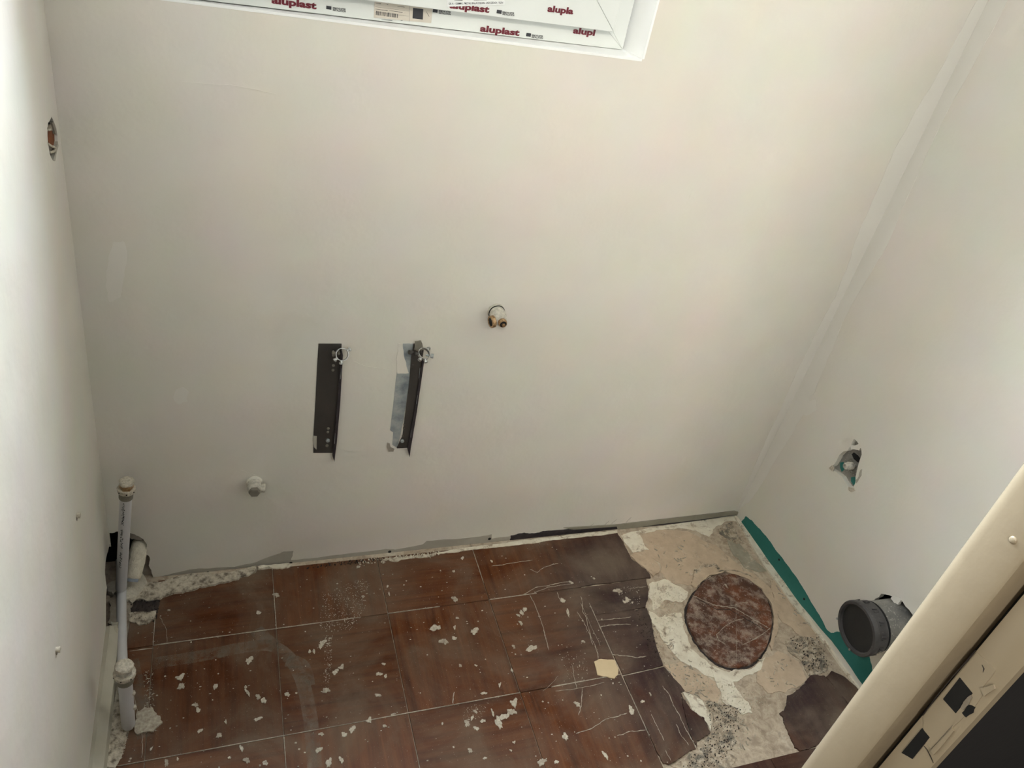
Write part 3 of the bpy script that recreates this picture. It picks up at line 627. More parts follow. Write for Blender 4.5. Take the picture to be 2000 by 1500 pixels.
for j in range(0, 5):
    for i in range(-1, 7):
        a, b, c, d = G(i, j), G(i+1, j), G(i+1, j+1), G(i, j+1)
        if j == 0: a = Vector((a.x, ytop)); b = Vector((b.x, ytop))
        if i == -1:
            a = Vector((0.012 if j else 0.018, a.y if j else -0.075)); d = Vector((0.012, d.y))
            if j == 0: b = Vector((b.x, -0.055))
        if i == 6: b = Vector((min(b.x, 1.635), b.y)); c = Vector((min(c.x, 1.635), c.y))
        if j < 3 and i >= 4: continue
        if j == 4: c = Vector((c.x, -1.28)); d = Vector((d.x, -1.28))
        gr = 'y' if (i + j) % 2 else 'x'
        if b.x - a.x < 0.02: continue
        clip_tile([tuple(a), tuple(b), tuple(c), tuple(d)], gr, 0.0008 if i != 2 else 0.0011, rnd.uniform(-0.0004, 0.0004))
# broken squares round the bare patch
clip_tile([(1.0624,-0.0055),(1.223,-0.009),(1.2364,-0.0185),(1.2386,-0.0458),(1.2369,-0.074),(1.2359,-0.1072),(1.2469,-0.1306),(1.2621,-0.1542),(1.2624,-0.1825),(1.1556,-0.1813),(1.0599,-0.1813)], 'y', amp=0.0025, seed=3, dz=0.0003)
clip_tile([(1.2375,-0.1038),(1.2564,-0.0935),(1.2793,-0.0985),(1.2947,-0.1191),(1.3041,-0.1387),(1.3014,-0.1599),(1.2876,-0.1721),(1.2711,-0.1803),(1.2621,-0.1542)], 'y', amp=0.0025, seed=5, dz=0.0012, m=M['tan'])
clip_tile([(1.0583,-0.1852),(1.1538,-0.1853),(1.2479,-0.1838),(1.2396,-0.2168),(1.2204,-0.2505),(1.2047,-0.2708),(1.1592,-0.2715),(1.0603,-0.2699)], 'x', amp=0.0018, seed=8, dz=0.0002)
clip_tile([(1.0604,-0.2714),(1.1585,-0.273),(1.2067,-0.2727),(1.2034,-0.3008),(1.1926,-0.3407),(1.1788,-0.3948),(1.1726,-0.435),(1.064,-0.4404)], 'x', amp=0.0015, seed=9, dz=-0.0003)
clip_tile([(1.0638,-0.4451),(1.1717,-0.4397),(1.1817,-0.4711),(1.1931,-0.5068),(1.1806,-0.5098),(1.1662,-0.5548),(1.1541,-0.6018),(1.1501,-0.6402),(1.1329,-0.6413),(1.1052,-0.6507),(1.0736,-0.6589),(1.0635,-0.6546),(1.061,-0.6199),(1.0618,-0.5398)], 'y', amp=0.0018, seed=11, dz=0.0006)
clip_tile([(1.1815,-0.5106),(1.1847,-0.5501),(1.1962,-0.5706),(1.2069,-0.5777),(1.2059,-0.5937),(1.2037,-0.6116),(1.1941,-0.617),(1.1781,-0.6198),(1.1591,-0.6238),(1.1541,-0.6375),(1.1553,-0.6021),(1.1674,-0.555)], 'y', amp=0.0025, seed=12, dz=0.0002)
clip_tile([(1.4417,-0.565),(1.4841,-0.5552),(1.5052,-0.5466),(1.5275,-0.5324),(1.5538,-0.5301),(1.5724,-0.5363),(1.582,-0.5829),(1.5826,-0.637),(1.5825,-0.6785),(1.4745,-0.6872),(1.4206,-0.691),(1.3881,-0.6916),(1.3811,-0.6818),(1.3853,-0.6596),(1.3892,-0.6356),(1.3981,-0.612),(1.3945,-0.6017),(1.4188,-0.59)], 'y', amp=0.003, seed=13, dz=0.0004)
clip_tile([(1.5756,-0.5383),(1.5998,-0.5268),(1.6241,-0.5485),(1.6449,-0.6016),(1.6542,-0.7192),(1.6349,-0.7584),(1.5553,-0.7302),(1.5862,-0.6324)], 'y', amp=0.001, seed=14, dz=0.0)
# the round disc left under the old toilet
disc = [(1.3013,-0.3118),(1.3215,-0.2827),(1.3599,-0.2487),(1.4008,-0.2204),(1.4424,-0.2036),(1.4819,-0.2004),(1.5118,-0.2084),(1.5392,-0.2286),(1.5543,-0.2575),(1.5584,-0.2946),(1.5472,-0.3316),(1.5244,-0.3737),(1.4944,-0.4096),(1.4603,-0.4404),(1.4271,-0.4613),(1.3923,-0.474),(1.3614,-0.4763),(1.3336,-0.4692),(1.3121,-0.454),(1.3001,-0.4347),(1.2914,-0.4113),(1.2874,-0.3868),(1.2897,-0.3584),(1.294,-0.3312)]
poly_part('disc_gap', scale_poly(disc, 1.035), -0.0045, -0.0026, floor_map, M['dark'], floor, 0.002, 3, 2)
dk = poly_part('round_disc', disc, -0.004, 0.0032, floor_map, M['plug_tile'], floor, 0.001, 2, 3, taper=0.012)
bm = bmesh.new()
for s, q in enumerate(([(1.3483,-0.2587),(1.3692,-0.277),(1.39,-0.2952),(1.416,-0.3042),(1.4449,-0.3137),(1.4632,-0.3379),(1.4808,-0.3601),(1.5035,-0.3861)], [(1.4114,-0.3068),(1.4609,-0.303),(1.4929,-0.303)], [(1.3536,-0.3798),(1.3961,-0.3589),(1.4408,-0.3488),(1.4526,-0.3475)], [(1.4575,-0.3008),(1.4051,-0.3885),(1.357,-0.4691)], [(1.4011,-0.4212),(1.4598,-0.4054),(1.5078,-0.3868)], [(1.3508,-0.3793),(1.3467,-0.3969),(1.3579,-0.4108)], [(1.4592,-0.2362),(1.4605,-0.2503)])):
    ribbon(jag(q, 0.0015, 3, s, False), (0.0016, 0.0009, 0.0010, 0.0005, 0.0018, 0.0016, 0.005)[s], 0.0031, 0.0037, floor_map, bm, s, 0.6)
obj('pale_scratches', bm, M['splat2'], dk)
bm = bmesh.new(); ribbon(jag([(1.3526,-0.2677),(1.3727,-0.2875),(1.3936,-0.3105),(1.4293,-0.3162),(1.4524,-0.3426),(1.4711,-0.3681),(1.4923,-0.3937)], 0.002, 3, 4, False), 0.0014, 0.0030, 0.0038, floor_map, bm, 4, 0.5); obj('crack', bm, M['dark'], dk)
# mortar ring and remains of adhesive on the bare patch
P_ = lambda nm, poly, m, w, amp, s: poly_part(nm, poly, -0.005, w, floor_map, M[m], floor, amp, 4, s)
P_('adhesive', [(1.2515,-0.0205),(1.3894,-0.0203),(1.4567,-0.037),(1.4801,-0.0719),(1.5142,-0.0961),(1.5327,-0.1429),(1.5476,-0.1825),(1.5331,-0.2437),(1.5199,-0.206),(1.4611,-0.1938),(1.3902,-0.2048),(1.3577,-0.2209),(1.3129,-0.2021),(1.3004,-0.1651),(1.3147,-0.1365),(1.2882,-0.0997),(1.2621,-0.0812)], 'tan', -0.0034, 0.005, 1)
P_('adhesive', [(1.2615,-0.0198),(1.4309,-0.0053),(1.6393,0.0024),(1.6418,-0.0233),(1.6006,-0.014),(1.5507,-0.0327),(1.5092,-0.0658),(1.4817,-0.0382),(1.4388,-0.0226),(1.3727,-0.0202),(1.3228,-0.0277)], 'cream', -0.0028, 0.004, 2)
P_('adhesive', [(1.2437,-0.0272),(1.2784,-0.0181),(1.3043,-0.0253),(1.2992,-0.0635),(1.3031,-0.0887),(1.2737,-0.0903),(1.2513,-0.0909),(1.2477,-0.0642)], 'cream', -0.0024, 0.003, 12)
P_('adhesive', [(1.5601,-0.0824),(1.5857,-0.0977),(1.5988,-0.1386),(1.6053,-0.1776),(1.6202,-0.2077),(1.5837,-0.2061),(1.5554,-0.1892),(1.55,-0.1453)], 'greygreen', -0.0029, 0.004, 3)
P_('adhesive', [(1.5738,-0.0294),(1.6183,-0.0204),(1.606,-0.0643),(1.6077,-0.1046),(1.5813,-0.105),(1.5622,-0.0787),(1.5489,-0.0569)], 'grime', -0.0026, 0.004, 4)
P_('adhesive', [(1.2487,-0.2012),(1.3026,-0.1919),(1.3203,-0.2119),(1.3467,-0.2416),(1.3088,-0.2692),(1.2706,-0.255),(1.221,-0.2798),(1.2297,-0.2404)], 'cream', -0.0026, 0.006, 5)
P_('adhesive', [(1.21,-0.2812),(1.2305,-0.3052),(1.293,-0.2993),(1.2858,-0.3298),(1.2716,-0.3811),(1.2757,-0.4188),(1.2966,-0.4584),(1.3307,-0.4814),(1.3879,-0.4832),(1.4513,-0.4567),(1.4046,-0.4919),(1.3366,-0.5075),(1.2909,-0.4882),(1.2595,-0.4687),(1.2234,-0.4313),(1.2085,-0.3779),(1.206,-0.3399),(1.2018,-0.3161)], 'cream', -0.0025, 0.006, 6)
P_('adhesive', [(1.1771,-0.4344),(1.2234,-0.4313),(1.2574,-0.4724),(1.2852,-0.4981),(1.2811,-0.5245),(1.2584,-0.5492),(1.2241,-0.5324),(1.1949,-0.5058),(1.1818,-0.463)], 'tan', -0.0030, 0.004, 7)
P_('adhesive', [(1.2882,-0.4682),(1.3197,-0.4878),(1.3254,-0.5259),(1.3349,-0.561),(1.3289,-0.5885),(1.3044,-0.5876),(1.289,-0.5628),(1.2722,-0.5492),(1.2809,-0.5177)], 'cream', -0.0016, 0.004, 8)
P_('adhesive', [(1.1887,-0.5073),(1.2071,-0.5187),(1.2253,-0.5352),(1.2251,-0.5597),(1.2211,-0.5904),(1.2073,-0.6099),(1.2069,-0.5777),(1.1886,-0.5527)], 'cream', -0.0018, 0.002, 9)
P_('adhesive', [(1.2327,-0.5366),(1.2766,-0.5605),(1.2896,-0.5848),(1.2604,-0.6105),(1.2527,-0.6454),(1.2049,-0.6594),(1.2022,-0.6234),(1.2235,-0.5909)], 'grime', -0.0022, 0.006, 10)
P_('adhesive', [(1.1588,-0.6267),(1.2047,-0.6191),(1.2049,-0.6594),(1.2336,-0.6768),(1.211,-0.6927),(1.0968,-0.6715),(1.0776,-0.6608),(1.13,-0.6442)], 'grime', -0.0020, 0.006, 11)
P_('adhesive', [(1.4211,-0.466),(1.4931,-0.449),(1.5302,-0.4852),(1.5216,-0.5299),(1.4774,-0.5498),(1.4427,-0.5571),(1.3972,-0.5487),(1.3859,-0.5165)], 'tan', -0.0026, 0.005, 13)
P_('adhesive', [(1.5325,-0.4253),(1.5778,-0.4174),(1.6253,-0.4411),(1.6011,-0.5125),(1.5592,-0.531),(1.532,-0.5261),(1.5348,-0.4787),(1.5209,-0.4538)], 'grime', -0.0018, 0.005, 14)
P_('adhesive', [(1.6094,-0.2372),(1.6339,-0.2766),(1.6342,-0.337),(1.6407,-0.42),(1.6201,-0.4371),(1.5797,-0.4146),(1.5591,-0.3745),(1.5721,-0.3188)], 'tan', -0.0026, 0.005, 15)
P_('mortar_ridge', [(1.365,-0.222),(1.3951,-0.1842),(1.4359,-0.1574),(1.4776,-0.1596),(1.509,-0.1825),(1.566,-0.2127),(1.5881,-0.2696),(1.5715,-0.3271),(1.5301,-0.3937),(1.4765,-0.4462),(1.4789,-0.4285),(1.5268,-0.3773),(1.5582,-0.32),(1.5623,-0.2657),(1.5347,-0.2226),(1.4858,-0.1938),(1.4329,-0.2005),(1.3743,-0.2338)], 'tan', 0.0012, 0.003, 16)
bm = bmesh.new()
ribbon(jag([(1.3933,-0.1875),(1.4302,-0.1676),(1.4681,-0.1675),(1.4745,-0.1849)], 0.004, 3, 3, False), 0.009, -0.002, 0.0016, floor_map, bm, 3, 0.5)
ribbon(jag([(1.463,-0.1905),(1.524,-0.1993),(1.5576,-0.226)], 0.004, 3, 5, False), 0.004, -0.002, 0.0016, floor_map, bm, 3, 0.5)
obj('brown_rim', bm, M['grime'], floor)
# white line of old skirting adhesive along both walls
P_('skirting_adhesive', [(0.7136,-0.0206),(0.755,-0.0175),(0.9254,-0.0117),(1.0748,-0.0091),(1.2389,-0.0091),(1.2364,-0.0185),(1.0708,-0.0199),(0.9216,-0.024),(0.7806,-0.0246),(0.719,-0.0266)], 'cream', 0.0022, 0.003, 21)
P_('skirting_adhesive', [(0.5762,-0.0254),(0.6465,-0.0234),(0.7136,-0.0206),(0.7151,-0.026),(0.6453,-0.03),(0.6051,-0.0362)], 'crumb', 0.0016, 0.004, 22)
P_('skirting_adhesive', [(1.6335,-0.0011),(1.649,-0.0115),(1.639,-0.171),(1.6421,-0.34),(1.6542,-0.4569),(1.6513,-0.6014),(1.6374,-0.607),(1.634,-0.4642),(1.6214,-0.3434),(1.6157,-0.1829)], 'cream', 0.0025, 0.002, 23)
P_('plaster_crust', [(0.0078,-0.0617),(0.0192,-0.0492),(0.0415,-0.0234),(0.089,-0.0186),(0.1652,-0.0147),(0.2438,-0.0137),(0.2786,-0.0061),(0.2805,-0.0159),(0.2639,-0.0291),(0.2387,-0.0393),(0.1984,-0.044),(0.1546,-0.0494),(0.1065,-0.0597),(0.0783,-0.0655),(0.0599,-0.0726),(0.0337,-0.0657),(0.0169,-0.0744)], 'crumb', 0.0060, 0.005, 24)
P_('plaster_crust', [(0.2786,-0.0061),(0.3489,-0.0065),(0.3603,-0.0146),(0.3385,-0.0211),(0.3245,-0.0191),(0.3075,-0.0102),(0.284,-0.0148)], 'cream', 0.0045, 0.003, 25)
P_('plaster_crust', [(0.0128,-0.1015),(0.0676,-0.102),(0.0666,-0.1238),(0.0529,-0.1324),(0.0351,-0.1349),(0.0184,-0.1241)], 'crumb', 0.0035, 0.004, 26)
P_('plaster_crust', [(0.0161,-0.0644),(0.0721,-0.0688),(0.0695,-0.0995),(0.0165,-0.098)], 'dark', 0.0022, 0.004, 27)
P_('plaster_crust', [(0.0449,-0.3427),(0.0571,-0.334),(0.0701,-0.3376),(0.0772,-0.35),(0.0868,-0.3595),(0.092,-0.3736),(0.0815,-0.3823),(0.0765,-0.3899),(0.0622,-0.3892),(0.0481,-0.3906),(0.0416,-0.3724)], 'splat2', 0.0040, 0.003, 28)
P_('plaster_crust', [(-0.0168,-0.1499),(0.002,-0.166),(0.0334,-0.3814),(0.0154,-0.4488),(-0.0017,-0.4453),(0.0019,-0.3213),(0.0032,-0.2287)], 'crumb', 0.0010, 0.003, 29)
P_('card_piece', [(1.0079,-0.3975),(1.0259,-0.3937),(1.0589,-0.4023),(1.0592,-0.4245),(1.0524,-0.4383),(1.0389,-0.4479),(1.0028,-0.432)], 'paper', 0.0022, 0.0012, 30)
# plaster splats, each its own piece
splats = [(0.3188,-0.0958,0.0068,0.0089),(0.2787,-0.139,0.0077,0.0056),(0.255,-0.26,0.0083,0.0101),(0.1203,-0.2779,0.0109,0.0084),(0.1228,-0.2986,0.0059,0.0118),(0.1878,-0.3105,0.005,0.0094),(0.2458,-0.3236,0.004,0.0036),(0.2494,-0.3373,0.004,0.0117),(0.2687,-0.3503,0.006,0.007),(0.2792,-0.3604,0.005,0.0081),(0.1496,-0.3463,0.0058,0.0057),(0.1554,-0.3575,0.0058,0.0067),(0.2667,-0.399,0.0088,0.0044),(0.2064,-0.394,0.0029,0.0055),(0.194,-0.4198,0.0047,0.0085),(0.1597,-0.4034,0.0057,0.0054),(0.074,-0.4241,0.0027,0.0041),(0.2344,-0.4553,0.0047,0.0083),(0.1018,-0.457,0.0045,0.008),(0.2758,-0.4926,0.0047,0.006),(0.242,-0.4806,0.0056,0.0081),(0.121,-0.4529,0.0027,0.0041),(0.4274,-0.3197,0.0075,0.0074),(0.4415,-0.3108,0.0087,0.0063),(0.4038,-0.3599,0.0073,0.0095),(0.5183,-0.3412,0.0077,0.0062),(0.5302,-0.3496,0.0044,0.005),(0.532,-0.3192,0.0055,0.0038),(0.507,-0.3912,0.0096,0.0036),(0.3258,-0.355,0.0051,0.0059),(0.3835,-0.455,0.005,0.0054),(0.4276,-0.4637,0.008,0.0065),(0.4449,-0.456,0.0071,0.0087),(0.4807,-0.4438,0.0083,0.0067),(0.5092,-0.4618,0.0041,0.0055),(0.3764,-0.486,0.0078,0.0073),(0.3917,-0.5163,0.0078,0.0091),(0.4161,-0.5161,0.0059,0.0082),(0.7283,-0.1713,0.0088,0.0092),(0.6636,-0.2446,0.0119,0.0099),(0.6739,-0.2845,0.0094,0.011),(0.7007,-0.2792,0.0083,0.0056),(0.7529,-0.268,0.0109,0.01),(0.7085,-0.252,0.0036,0.0071),(0.7211,-0.2262,0.0037,0.0044),(0.8913,-0.2278,0.0064,0.0092),(0.8804,-0.2369,0.0064,0.0076),(0.8706,-0.2429,0.0051,0.006),(0.8687,-0.2651,0.005,0.0074),(0.8724,-0.3367,0.0135,0.0084),(0.8317,-0.3254,0.0036,0.007),(0.9962,-0.2161,0.0093,0.008),(0.9959,-0.2538,0.0039,0.014),(0.7901,-0.4626,0.0102,0.0121),(0.7784,-0.4811,0.0101,0.0107),(0.76,-0.4883,0.0122,0.0094),(0.7438,-0.5006,0.0099,0.0138),(0.6944,-0.5037,0.0076,0.0057),(0.6772,-0.4888,0.0076,0.008),(0.7117,-0.4897,0.0055,0.0046),(0.7011,-0.4663,0.0033,0.007),(0.7376,-0.4745,0.0033,0.0106),(0.6911,-0.4786,0.0033,0.0069),(0.7713,-0.4152,0.0034,0.0076),(0.8073,-0.5992,0.0097,0.0097),(0.8378,-0.6054,0.0054,0.0054),(0.8751,-0.5578,0.0089,0.008),(0.9458,-0.6141,0.0056,0.0112),(0.6687,-0.547,0.0063,0.0054),(0.6943,-0.5685,0.0042,0.0032),(0.9282,-0.4911,0.007,0.0075),(1.0458,-0.5272,0.0084,0.0126),(0.41,-0.241,0.0088,0.0066),(0.4045,-0.2508,0.0066,0.0079),(0.5139,-0.1304,0.0036,0.006),(0.5159,-0.039,0.0049,0.0065),(0.7462,-0.0871,0.0052,0.0033),(1.0388,-0.1669,0.0082,0.0051),(1.1041,-0.1631,0.0042,0.0035),(0.2119,-0.4694,0.0028,0.0031),(0.0924,-0.1036,0.0032,0.0028),(0.8517,-0.0682,0.004,0.0052),(0.7789,-0.0476,0.0053,0.0052),(0.6947,-0.0272,0.0039,0.0102),(0.5787,-0.033,0.0038,0.0066),(0.5759,-0.1089,0.0024,0.0062),(0.5756,-0.1322,0.0024,0.0061),(0.7323,-0.3586,0.0047,0.0026),(0.697,-0.3524,0.0046,0.0039),(0.7311,-0.428,0.0068,0.0037),(1.1514,-0.2106,0.0112,0.0102),(1.1664,-0.2393,0.0083,0.0084),(1.1589,-0.2463,0.0097,0.005),(0.7633,-0.5481,0.0043,0.0033),(0.531,-0.4396,0.0053,0.0034),(0.6267,-0.479,0.0021,0.0045),(0.8092,-0.3856,0.0035,0.0052),(0.7517,-0.5637,0.0032,0.0033),(1.1065,-0.5003,0.0025,0.0053),(1.0805,-0.5135,0.0049,0.0039),(1.003,-0.3404,0.0038,0.0058),(0.3797,-0.2598,0.0043,0.0052),(0.3882,-0.2613,0.0033,0.0065)]
sr = random.Random(11)
shapes = []
for s in range(10):
    pts = []; n = 17; ph = sr.uniform(0, 6)
    for k in range(n):
        a = 2 * math.pi * k / n
        r = 1 + 0.22 * math.sin(2*a + ph) + 0.13 * math.sin(3*a + 2*ph) + sr.uniform(-0.36, 0.26)
        pts.append((r * math.cos(a), r * math.sin(a)))
    bm = bmesh.new(); add_prism(bm, pts, [], 0.0, 0.7, floor_map, 0.12)
    o = bm
    bmesh.ops.recalc_face_normals(bm, faces=bm.faces); me = bpy.data.meshes.new('plaster_splat'); bm.to_mesh(me); bm.free()
    me.materials.append(M['splat'] if s % 4 else M['splat2']); shapes.append(me)
for k, (x, y, rx, ry) in enumerate(splats):
    o = bpy.data.objects.new('plaster_splat', shapes[k % 10]); C.objects.link(o); o.parent = floor
    o.location = (x, y, 0.0006); o.scale = (rx * 0.86, ry * 0.86, 0.0016); o.rotation_euler = (0, 0, sr.uniform(-0.4, 0.4))
# fine specks and scuffed fields, far too many to count
def specks(name, regions, m, seed, flat=0.0010):
    rnd = random.Random(seed); bm = bmesh.new()
    for poly, n, s0, s1 in regions:
        x0 = min(p[0] for p in poly); x1 = max(p[0] for p in poly); y0 = min(p[1] for p in poly); y1 = max(p[1] for p in poly); c = 0; tries = 0
        while c < n and tries < n * 20:
            tries += 1
            x, y = rnd.uniform(x0, x1), rnd.uniform(y0, y1); ins = False
            for i in range(len(poly)):
                (ax, ay), (bx, by) = poly[i], poly[i-1]
                if (ay > y) != (by > y) and x < (bx-ax) * (y-ay) / (by-ay) + ax: ins = not ins
            if not ins: continue
            c += 1; s = s0 + (s1 - s0) * rnd.random() ** 3; a0 = rnd.uniform(0, 6); k = rnd.choice((4, 5)); e = rnd.uniform(0.4, 1)
            ring = [(x + s * math.cos(a0 + 6.283*i/k) * rnd.uniform(.6, 1.2), y + e * s * math.sin(a0 + 6.283*i/k) * rnd.uniform(.6, 1.2)) for i in range(k)]
            lo = [bm.verts.new((p[0], p[1], 0.0002)) for p in ring]; t = bm.verts.new((x, y, flat + s * 0.35))
            for i in range(k): bm.faces.new((lo[i], lo[(i+1) % k], t))
    me = bpy.data.meshes.new(name); bm.to_mesh(me); bm.free(); me.materials.append(m)
    o = bpy.data.objects.new(name, me); C.objects.link(o); o.parent = floor; o['kind'] = 'stuff'; return o
whole = [(0.02, -0.02), (1.06, -0.02), (1.20, -0.44), (1.25, -1.1), (0.02, -1.1)]
specks('plaster_specks', [(whole, 1500, 0.0005, 0.0028), ([(0.4251,-0.1086),(0.5105,-0.078),(0.5375,-0.0788),(0.5189,-0.1533),(0.4813,-0.2196),(0.4226,-0.2168),(0.4042,-0.1998)], 520, 0.0006, 0.0019), ([(0.4219,-0.2235),(0.4329,-0.2254),(0.4252,-0.2539),(0.3944,-0.254)], 60, .0008, .003), ([(0.4113,-0.2595),(0.4286,-0.2625),(0.4148,-0.3457),(0.4003,-0.343)], 110, .0006, .0016), ([(0.0501,-0.2492),(0.0693,-0.2526),(0.0755,-0.3352),(0.057,-0.3317)], 110, .0008, .0022), ([(0.6795,-0.4498),(0.7426,-0.4495),(0.7028,-0.4899),(0.668,-0.4948)], 70, .0008, .0025), ([(0.0165,-0.346),(0.0324,-0.3917),(0.0267,-0.4314),(0.0146,-0.4388)], 150, .001, .003), ([(1.1531,-0.2037),(1.2232,-0.1973),(1.194,-0.2594),(1.1463,-0.2519)], 60, .0008, .0025), ([(0.9315,-0.3591),(1.0016,-0.3642),(0.9768,-0.4419),(0.9294,-0.4333)], 70, .0006, .002)], M['splat'], 3)
specks('dark_crumbs', [([(0.0153,-0.0529),(0.058,-0.0377),(0.1652,-0.0177),(0.2668,-0.0107),(0.2548,-0.0293),(0.1654,-0.048),(0.0802,-0.0629),(0.029,-0.0735)], 300, .001, .0035), ([(0.0133,-0.0668),(0.0721,-0.0688),(0.068,-0.1308),(0.0183,-0.1227)], 200, .001, .004), ([(0.3959,-0.0181),(0.5765,-0.0154),(0.5744,-0.0285),(0.3949,-0.0292)], 90, .001, .003), ([(1.2327,-0.5366),(1.309,-0.5757),(1.2527,-0.6454),(1.1768,-0.6857),(1.0978,-0.6694),(1.2047,-0.6191)], 320, .0008, .0024), ([(1.1734,-0.2722),(1.206,-0.3399),(1.1721,-0.4222),(1.1428,-0.4029)], 70, .0008, .002), ([(1.5491,-0.4126),(1.6304,-0.4341),(1.6109,-0.5142),(1.5302,-0.5286)], 160, .0008, .0025)], M['dark'], 5, 0.004)
specks('pale_crumbs', [([(0.0153,-0.0529),(0.058,-0.0377),(0.1652,-0.0177),(0.2668,-0.0107),(0.2548,-0.0293),(0.1654,-0.048),(0.0802,-0.0629),(0.029,-0.0735)], 300, .0015, .004), ([(0.519,-0.0174),(0.7282,-0.0156),(0.7251,-0.0291),(0.5167,-0.0337)], 140, .001, .003), ([(1.2658,-0.2037),(1.3293,-0.2304),(1.1849,-0.4245),(1.2852,-0.4981),(1.3909,-0.5583),(1.2336,-0.6768),(1.2259,-0.5534),(1.1721,-0.4222),(1.2187,-0.2633)], 500, .0006, .0022)], M['cream'], 6, 0.004)
# splits in the stained squares, filled with pale dust
bm = bmesh.new()
for s, (q, w) in enumerate([([(0.9177,-0.189),(0.9209,-0.2398),(0.9179,-0.295),(0.912,-0.3487)], .0012), ([(0.9904,-0.1905),(0.9903,-0.221)], .001), ([(1.047,-0.2122),(1.0345,-0.258),(1.0362,-0.2814),(1.0296,-0.3181),(1.0283,-0.3544),(1.0209,-0.3915)], .0011), ([(1.0201,-0.2557),(1.0261,-0.2859),(1.0265,-0.319),(1.0233,-0.3536)], .0008), ([(1.0636,-0.289),(1.108,-0.29),(1.1524,-0.2925)], .0010), ([(1.0585,-0.3079),(1.0999,-0.3086),(1.1425,-0.3141)], .0012), ([(1.0589,-0.3868),(1.0828,-0.3938),(1.1182,-0.4057),(1.1416,-0.4055)], .0012), ([(0.8913,-0.4522),(0.9464,-0.4547),(1.0111,-0.4522)], .0010), ([(0.9009,-0.5555),(0.9456,-0.549),(0.9904,-0.536),(1.0331,-0.5331)], .0013), ([(0.9884,-0.5775),(1.0268,-0.5744),(1.0587,-0.5783)], .0013), ([(0.9541,-0.4574),(0.9412,-0.4869),(0.9221,-0.5167)], .0013), ([(0.8983,-0.186),(0.9385,-0.1679),(0.9882,-0.1655),(1.0389,-0.1631)], .0010), ([(0.9257,-0.1854),(0.9721,-0.1713),(1.0406,-0.17)], .0008), ([(0.9444,-0.1084),(0.9614,-0.1212),(0.9833,-0.1071),(1.026,-0.101)], .0009), ([(0.8472,-0.0842),(0.9036,-0.0819),(0.9612,-0.0796)], .0008), ([(1.1456,-0.4861),(1.15,-0.5198),(1.1494,-0.5516),(1.15,-0.5828),(1.1506,-0.6132),(1.1506,-0.6391)], .0014), ([(1.0871,-0.5459),(1.0874,-0.5767),(1.0877,-0.609)], .0011), ([(1.1323,-0.5793),(1.132,-0.6095),(1.1379,-0.6296)], .0010), ([(1.0816,-0.6287),(1.0815,-0.6436),(1.0818,-0.6527)], .0010), ([(1.0392,-0.2319),(1.0392,-0.3047),(1.0397,-0.3593)], .0005), ([(0.6593,-0.4399),(0.6691,-0.4136)], .0014), ([(0.9533,-0.3974),(0.9412,-0.455)], .0008), ([(1.1878,-0.209),(1.2356,-0.2094)], .0006), ([(0.9104,-0.4167),(0.8625,-0.4469)], .0004), ([(0.0139,-0.2085),(0.0573,-0.3966),(0.0582,-0.4377)], .0008), ([(0.0745,-0.1183),(0.0858,-0.1432),(0.0917,-0.1877)], .0006)]):
    ribbon(jag(q, 0.002, 3, s, False), w, 0.0, 0.0012, floor_map, bm, s, 0.6)
obj('filled_cracks', bm, M['splat2'], floor)
bm = bmesh.new(); rq = random.Random(21)
for (x0, y0, x1, y1, n) in ((1.1783, -0.4374, 1.2579, -0.5334, 34),(1.3174, -0.0659, 1.4497, -0.2136, 16),(1.4076, -0.4637, 1.4904, -0.5632, 18),(1.6109, -0.2731, 1.6313, -0.4105, 14),(1.2505, -0.5581, 1.304, -0.6911, 14),(1.2126, -0.341, 1.2234, -0.4313, 12),):
    for k in range(n):
        x, y = rq.uniform(min(x0, x1), max(x0, x1)), rq.uniform(min(y0, y1), max(y0, y1)); a = rq.uniform(0, 3.14); l = rq.uniform(0.004, 0.016)
        q = jag([(x, y), (x + l * math.cos(a), y + l * math.sin(a))], 0.002, 2, k, False)
        ribbon(q, rq.uniform(0.0006, 0.0014), -0.0045, 0.0002, floor_map, bm, k, .5)
o = obj('adhesive_scratches', bm, M['splat'], floor); o['kind'] = 'stuff'
# pale joint filler that survives in some joints
bm = bmesh.new()
def joint(a, b, w, s):
    n = 24; q = [(a[0] + (b[0]-a[0]) * k / n, a[1] + (b[1]-a[1]) * k / n) for k in range(n + 1)]
    ribbon(q, w, -0.003, 0.0007, floor_map, bm, s, 0.5)
joint(G(0, 1), G(1.75, 1), .0016, 1); joint(G(2.0, 1), G(2.5, 1), .0012, 3); joint(G(3.0, 1), G(3.5, 1), .0018, 2); joint(G(-0.2, 2), G(3, 2), .0012, 4); joint(G(3.3, 2), G(4, 2), .0018, 5)
joint(G(1, 0.55), G(1, 1), .0014, 6); joint(G(3, 0.1), G(3, 0.8), .0013, 7); joint(G(1, 2), G(1, 2.4), .0014, 8); joint(G(2, 2.3), G(2, 3), .0012, 9); joint(G(4, 1.2), G(4, 1.8), .0012, 10); joint(G(4, 2.2), G(4, 2.6), .0012, 11); joint(G(0, 0.6), G(0, 1), .0014, 12)
obj('joint_filler', bm, M['splat2'], floor)
bm = bmesh.new(); ribbon([(1.0627,-0.4442),(1.094,-0.443),(1.1355,-0.4409),(1.1732,-0.4393)], .0016, -.002, .0009, floor_map, bm, 2, .5); ribbon([(0.0664,-0.1975),(0.0468,-0.1967),(0.0208,-0.1972)], .0018, -.002, .0002, floor_map, bm, 2, .3); obj('joint_filler', bm, M['splat2'], floor)
